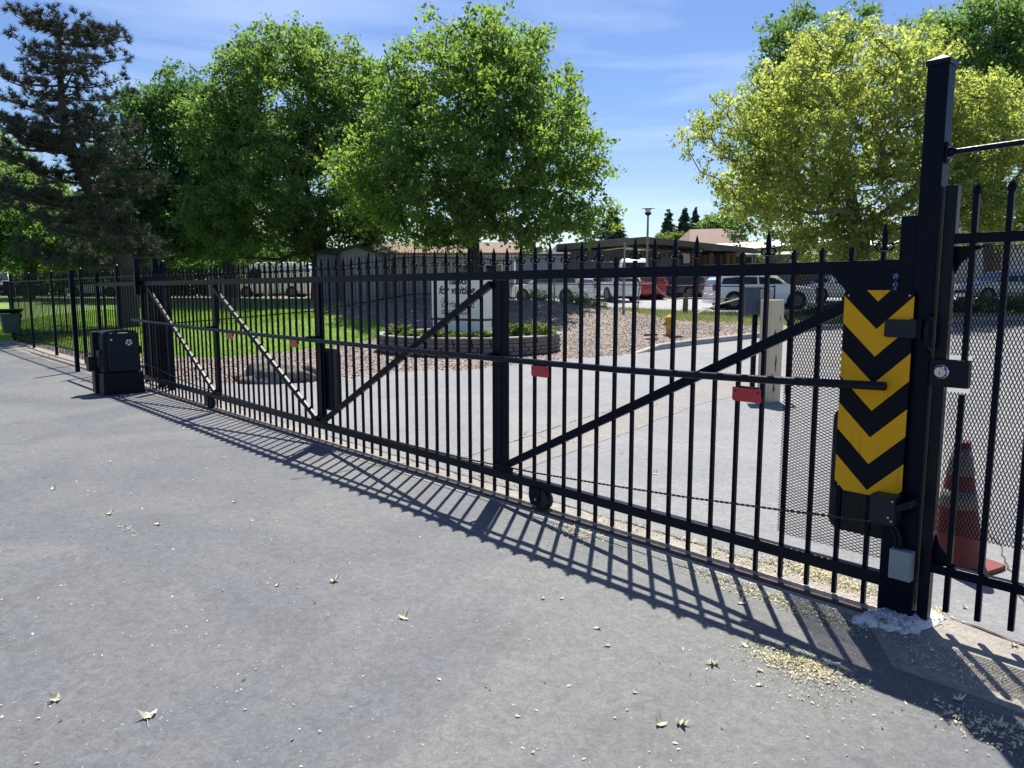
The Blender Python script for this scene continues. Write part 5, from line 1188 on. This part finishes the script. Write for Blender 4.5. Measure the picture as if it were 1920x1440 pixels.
MB().box((cx(1316), 1.17, 1.15), (1.3, .05, 2.3)).build('door', M['doorg'], cb)
for x_ in (1380, 1400, 1425): 
    f = MB().box((cx(x_), .56, cz(492)), (.75, .08, 1.0)).build('window', M['trimw'], cb); MB().box((cx(x_), .51, cz(492)), (.62, .03, .86)).build('pane', M['glass'], f)
MB().box((cx(1284), .12, cz(485)), (.45, .05, .6)).build('notice', M['trimw'], cb); MB().box((cx(1242), .12, cz(478)), (.14, .06, .14)).build('vent', M['ink'], cb)
# brown roofed house behind
hb = thing('brown_roof_house', 'house with a steep brown shingle roof above the low building', 'house', (cx(1330, 66), 66, H(8, 60)))
def hx(p): return cx(p, 66)-hb.location.x
def hzz(p): return atY(1320, p, 66).z-hb.location.z
MB().box((hx(1345), 4, hzz(470)/2), (hx(1385)-hx(1295), 7.5, hzz(466))).build('wall', M['siding'], hb)
V = [(hx(1285), -.5, hzz(458)), (hx(1400), -.5, hzz(458)), (hx(1390), 4, hzz(421)), (hx(1308), 4, hzz(423)), (hx(1285), 8.5, hzz(458)), (hx(1400), 8.5, hzz(458))]
MB().add(V, [(0, 1, 2, 3), (3, 2, 5, 4), (0, 3, 4), (1, 5, 2), (0, 4, 5, 1)]).build('roof', M['shingle_b'], hb)
rb = thing('pale_building', 'pale building glimpsed through the trees at the right', 'building', (cx(1850, 62), 62, H(20, 60))); zz = atY(1850, 415, 62).z-rb.location.z
MB().box((0, 3, zz/2), (10, 6, zz)).build('wall', mat('pale_wall', (.45, .45, .43), .8), rb); MB().box((0, 3, zz+.1), (10.6, 6.6, .2)).build('roof', M['fascia'], rb); MB().box((.4, -.03, zz/2), (.5, .05, zz)).build('timber_post', M['timber'], rb)
# lamp post
lpst = thing('lamp_post', 'slender grey parking lot lamp post with a flat double-wing top', 'lamp post', (cx(1210, 47), 47, H(8, 47)))
zt_ = atY(1210, 391, 47).z-lpst.location.z; zc_ = atY(1210, 401, 47).z-lpst.location.z
MB().tube([(0, 0, 0), (0, 0, zc_)], [.1, .06], 10).build('pole', M['pipe'], lpst); MB().lathe([(.06, zc_-.12), (.22, zc_), (.22, zc_+.06), (.05, zc_+.08)], n=12).build('collar', M['black2'], lpst)
MB().lathe([(.12, zc_+.08), (.16, zt_-.05)], n=12).build('lamp_glass', M['lamp_white'], lpst)
for q in range(4): MB().tube([(.2*math.cos(q*1.57+.78), .2*math.sin(q*1.57+.78), zc_), (.22*math.cos(q*1.57+.78), .22*math.sin(q*1.57+.78), zt_)], .012, 5).build('strut', M['pipe'], lpst)
MB().lathe([(.30, zt_-.02), (.31, zt_), (.05, zt_+.05)], n=16).build('hood', M['pipe'], lpst)
a = MB(); a.box((-.2, 0, zt_-.015), (.42, .1, .03)); a.box((.2, 0, zt_-.015), (.42, .1, .03)); a.build('wing', M['pipe'], lpst)

# ================================================================ FALLEN LEAVES and LITTER
def leafmesh(seed, size):  # five-lobed, curled
    r = random.Random(seed); P = []; n_ = 5
    for k in range(n_*2):
        q = math.pi*2*k/(n_*2)-math.pi/2; rr = size*(.46 if k % 2 == 0 else .25)*r.uniform(.55, 1.2)
        P.append((rr*math.cos(q), rr*math.sin(q), size*(.08+.42*r.random()**2) if k % 2 == 0 else size*.06*r.random()+.003))
    V = P+[(0, 0, size*.07)]; F = [(k, (k+1) % (n_*2), n_*2) for k in range(n_*2)]
    a = MB(); a.add(V, F, False); a.tube([(0, -size*.4, size*.06), (size*.08, -size*.75, size*.05), (size*.15, -size*.95, .003)], size*.012, 4); return a
FL = [(207, 870, .05, 'small green and pale leaf lying alone far left of the gate shadow'), (100, 919, .07, None), (206, 967, .07, None), (440, 943, .05, None), (296, 988, .06, None), (627, 1093, .07, 'curled pale leaf in the middle of the asphalt'), (757, 1160, .075, 'star-shaped cream leaf left of the picture centre line on asphalt'),
      (1018, 1127, .035, None), (1053, 1129, .035, None), (1120, 1182, .045, None), (1139, 1220, .04, None), (1398, 1212, .06, 'folded yellow leaf between gate shadow and the seed litter'), (1337, 1247, .07, 'large cream leaf left of the seed litter pile'), (1425, 1267, .045, None), (1423, 1293, .04, None),
      (1277, 1362, .06, 'right one of two pale leaves at the bottom edge'), (1238, 1366, .06, 'left one of two pale leaves at the bottom edge'), (1190, 1306, .03, None), (970, 1351, .03, None), (280, 1357, .085, 'torn pale leaf near the bottom left'), (107, 1322, .06, 'dark green curled leaf near the bottom left corner'), (1390, 1138, .06, 'pale leaf lying inside the gate shadow'),
      (1797, 1325, .055, None), (1870, 1375, .06, None), (345, 805, .05, None), (420, 860, .05, None), (520, 1100, .04, None), (1900, 1222, .05, 'pale yellow leaf on the strip at the right edge'), (1810, 1142, .045, None), (1150, 840, .06, None), (1090, 795, .07, None), (1228, 890, .07, None), (985, 815, .06, None), (1160, 820, .05, None), (850, 745, .06, None), (870, 710, .06, None), (1060, 715, .06, None)]
NM = ['pale leaf left of the gate shadow, nearest the left edge', 'pale leaf right of the lone leaf at the far left', 'small curled leaf at left beneath the diagonal shadow band', 'tiny pale leaf next to a thin trail of seeds at left', 'pale scrap, left one of two tiny leaves in the middle foreground', 'pale scrap, right one of two tiny leaves in the middle foreground', 'ragged leaf above the lowest of the middle right leaves', 'pale leaf just below the ragged middle right leaf', 'small yellowish leaf right of the large cream leaf', 'lower small leaf right of the large cream leaf', 'tiny leaf scrap above the bottom pair of leaves', 'tiny scrap in the lower middle of the asphalt', 'dull leaf in the wide post shadow at lower right', 'dull leaf at the bottom right corner in shadow', 'pale leaf close under the gate shadow far left', 'pale leaf under the left part of the gate shadow', 'faint leaf scrap left of centre in the foreground', 'pale leaf on the driveway just below the side gate', 'leaf on the driveway left of the tan patch', 'leaf on the tan patch of the driveway, upper one', 'leaf by itself on the driveway right of the tan patch', 'leaf at the lower left end of the tan patch', 'leaf on the middle of the tan patch', 'leaf far back on the driveway left of centre', 'leaf at the mulch edge of the driveway', 'leaf far back on the driveway below the planter']
protos = [leafmesh(k, 1.0).build('fallen_leaf', lm('fallen')) for k in range(5)]; used = set()
for i, (x_, y_, s_, lab) in enumerate(FL):
    p = gd(x_, y_); k = i % 5
    if k in used: o = protos[k].copy(); col.objects.link(o)
    else: o = protos[k]; used.add(k)
    o.location = (p[0], p[1], H(*p)+.003); o.scale = (s_, s_, s_*1.3); o.rotation_euler = (random.uniform(-.1, .1), random.uniform(-.1, .1), random.uniform(0, 6.28))
    behind = (p[0]-G0[0])*GN[0]+(p[1]-G0[1])*GN[1] > .3
    if not lab: lab = NM.pop(0)
    if lab: tag(o, lab, 'leaf', 'fallen leaves on the driveway' if behind else 'fallen leaves on the apron')
# litter: catkins, seeds and crumbs
r = np.random.default_rng(51); P = []; S3 = []
def pile(px_, py_, n, sx, sy, h=.01, sz_=.012):
    n = int(n*1.35); sz_ *= .62
    c = gd(px_, py_) if py_ else px_; q = r.normal(size=(n, 2))*np.array([sx, sy]); rot = GROT; X = c[0]+q[:, 0]*math.cos(rot)-q[:, 1]*math.sin(rot); Y = c[1]+q[:, 0]*math.sin(rot)+q[:, 1]*math.cos(rot)
    z = .006+h*np.exp(-((q[:, 0]/sx)**2+(q[:, 1]/sy)**2)/1.5)*r.random(n); P.append(np.column_stack([X, Y, z])); S3.append(np.full(n, sz_)*r.uniform(.5, 1.5, n))
pile(1505, 1255, 1500, .10, .055, .02, .011); pile(1440, 1240, 120, .05, .03, .008, .011); pile(1490, 1275, 350, .16, .09, .004, .009)
pile(1545, 1085, 900, .16, .05, .02, .014); pile(1610, 1110, 500, .12, .05, .012, .012); pile(1500, 1065, 500, .15, .05, .015, .013); pile(1400, 1055, 350, .2, .035, .01, .012); pile(1300, 1020, 300, .25, .04, .008, .012)
pile(1420, 1115, 500, .14, .04, .01, .012); pile(1340, 1090, 300, .2, .04, .006, .011); pile(1530, 1150, 500, .14, .05, .006, .011); pile(1780, 1240, 350, .3, .06, .004, .01); pile(1880, 1285, 400, .2, .06, .006, .01); pile(1880, 1385, 400, .12, .06, .02, .014)
pile(1160, 985, 250, .2, .05, .01, .012); pile(1070, 1000, 220, .15, .05, .01, .012); pile(930, 905, 350, .25, .04, .012, .014); pile(760, 845, 300, .4, .04, .01, .014); pile(1740, 1155, 300, .06, .05, .01, .012)
pile(240, 998, 60, .12, .02, .004, .011); pile(1085, 1005, 200, .1, .05, .006, .012); pile(1060, 828, 120, .6, .03, .006, .02); pile(1330, 775, 200, 1.0, .08, .004, .02); pile(520, 1103, 30, .2, .05, .003, .01)
# along the strip
for s_ in np.arange(.2, 26, .12):
    for nn_, k in ((.12, 3), (-.09, 2)):
        q = sn(s_+r.normal()*.05, nn_+r.normal()*.05); c = (q.x, q.y); pile(c, None, k, .07, .035, .004, .010+.0004*s_)
# sparse grit over the apron
n = 2600; d_ = r.uniform(1.9, 13, n)**1.0; X = r.uniform(-.8, .75, n)*d_; Q = np.column_stack([X, d_]); n_off = (Q[:, 0]-G0[0])*GN[0]+(Q[:, 1]-G0[1])*GN[1]; Q = Q[(n_off < -.15) | (r.random(n) < .35)]
P.append(np.column_stack([Q, np.full(len(Q), .005)])); S3.append(r.uniform(.004, .011, len(Q)))
# driveway edges
for a_, b_ in zip(DRIVE_EDGE, DRIVE_EDGE[1:]): pile(((a_[0]+b_[0])/2, (a_[1]+b_[1])/2), None, 26, .25, .25, .01, .03)
for a_, b_ in zip(resample(KERB, .6), resample(KERB, .6)[1:]): pile(((a_[0]+b_[0])/2+.15, (a_[1]+b_[1])/2-.2), None, 10, .3, .12, .01, .03)
P = np.concatenate(P); S3 = np.concatenate(S3); P[:, 2] += np.array([H(a_, b_) for a_, b_ in P[:, :2]]); rng = r
V = leaves(P, S3*1.5, 1.3, .42)
o = npmesh('seed_litter', V, 4, lm('litter'), None, rng.random(len(P))); tag(o, 'dry cream seed and catkin litter strewn along the gate track', 'litter', kind='stuff')
st = MB().tube([(-.05, 0, .006), (.05, 0, .008)], .004, 5).build('twig', M['white']); q = gd(1552, 1247); st.location = (q[0], q[1], 0); st.rotation_euler = (0, 0, -.1); tag(st, 'thin white stick beside the seed litter pile', 'twig')
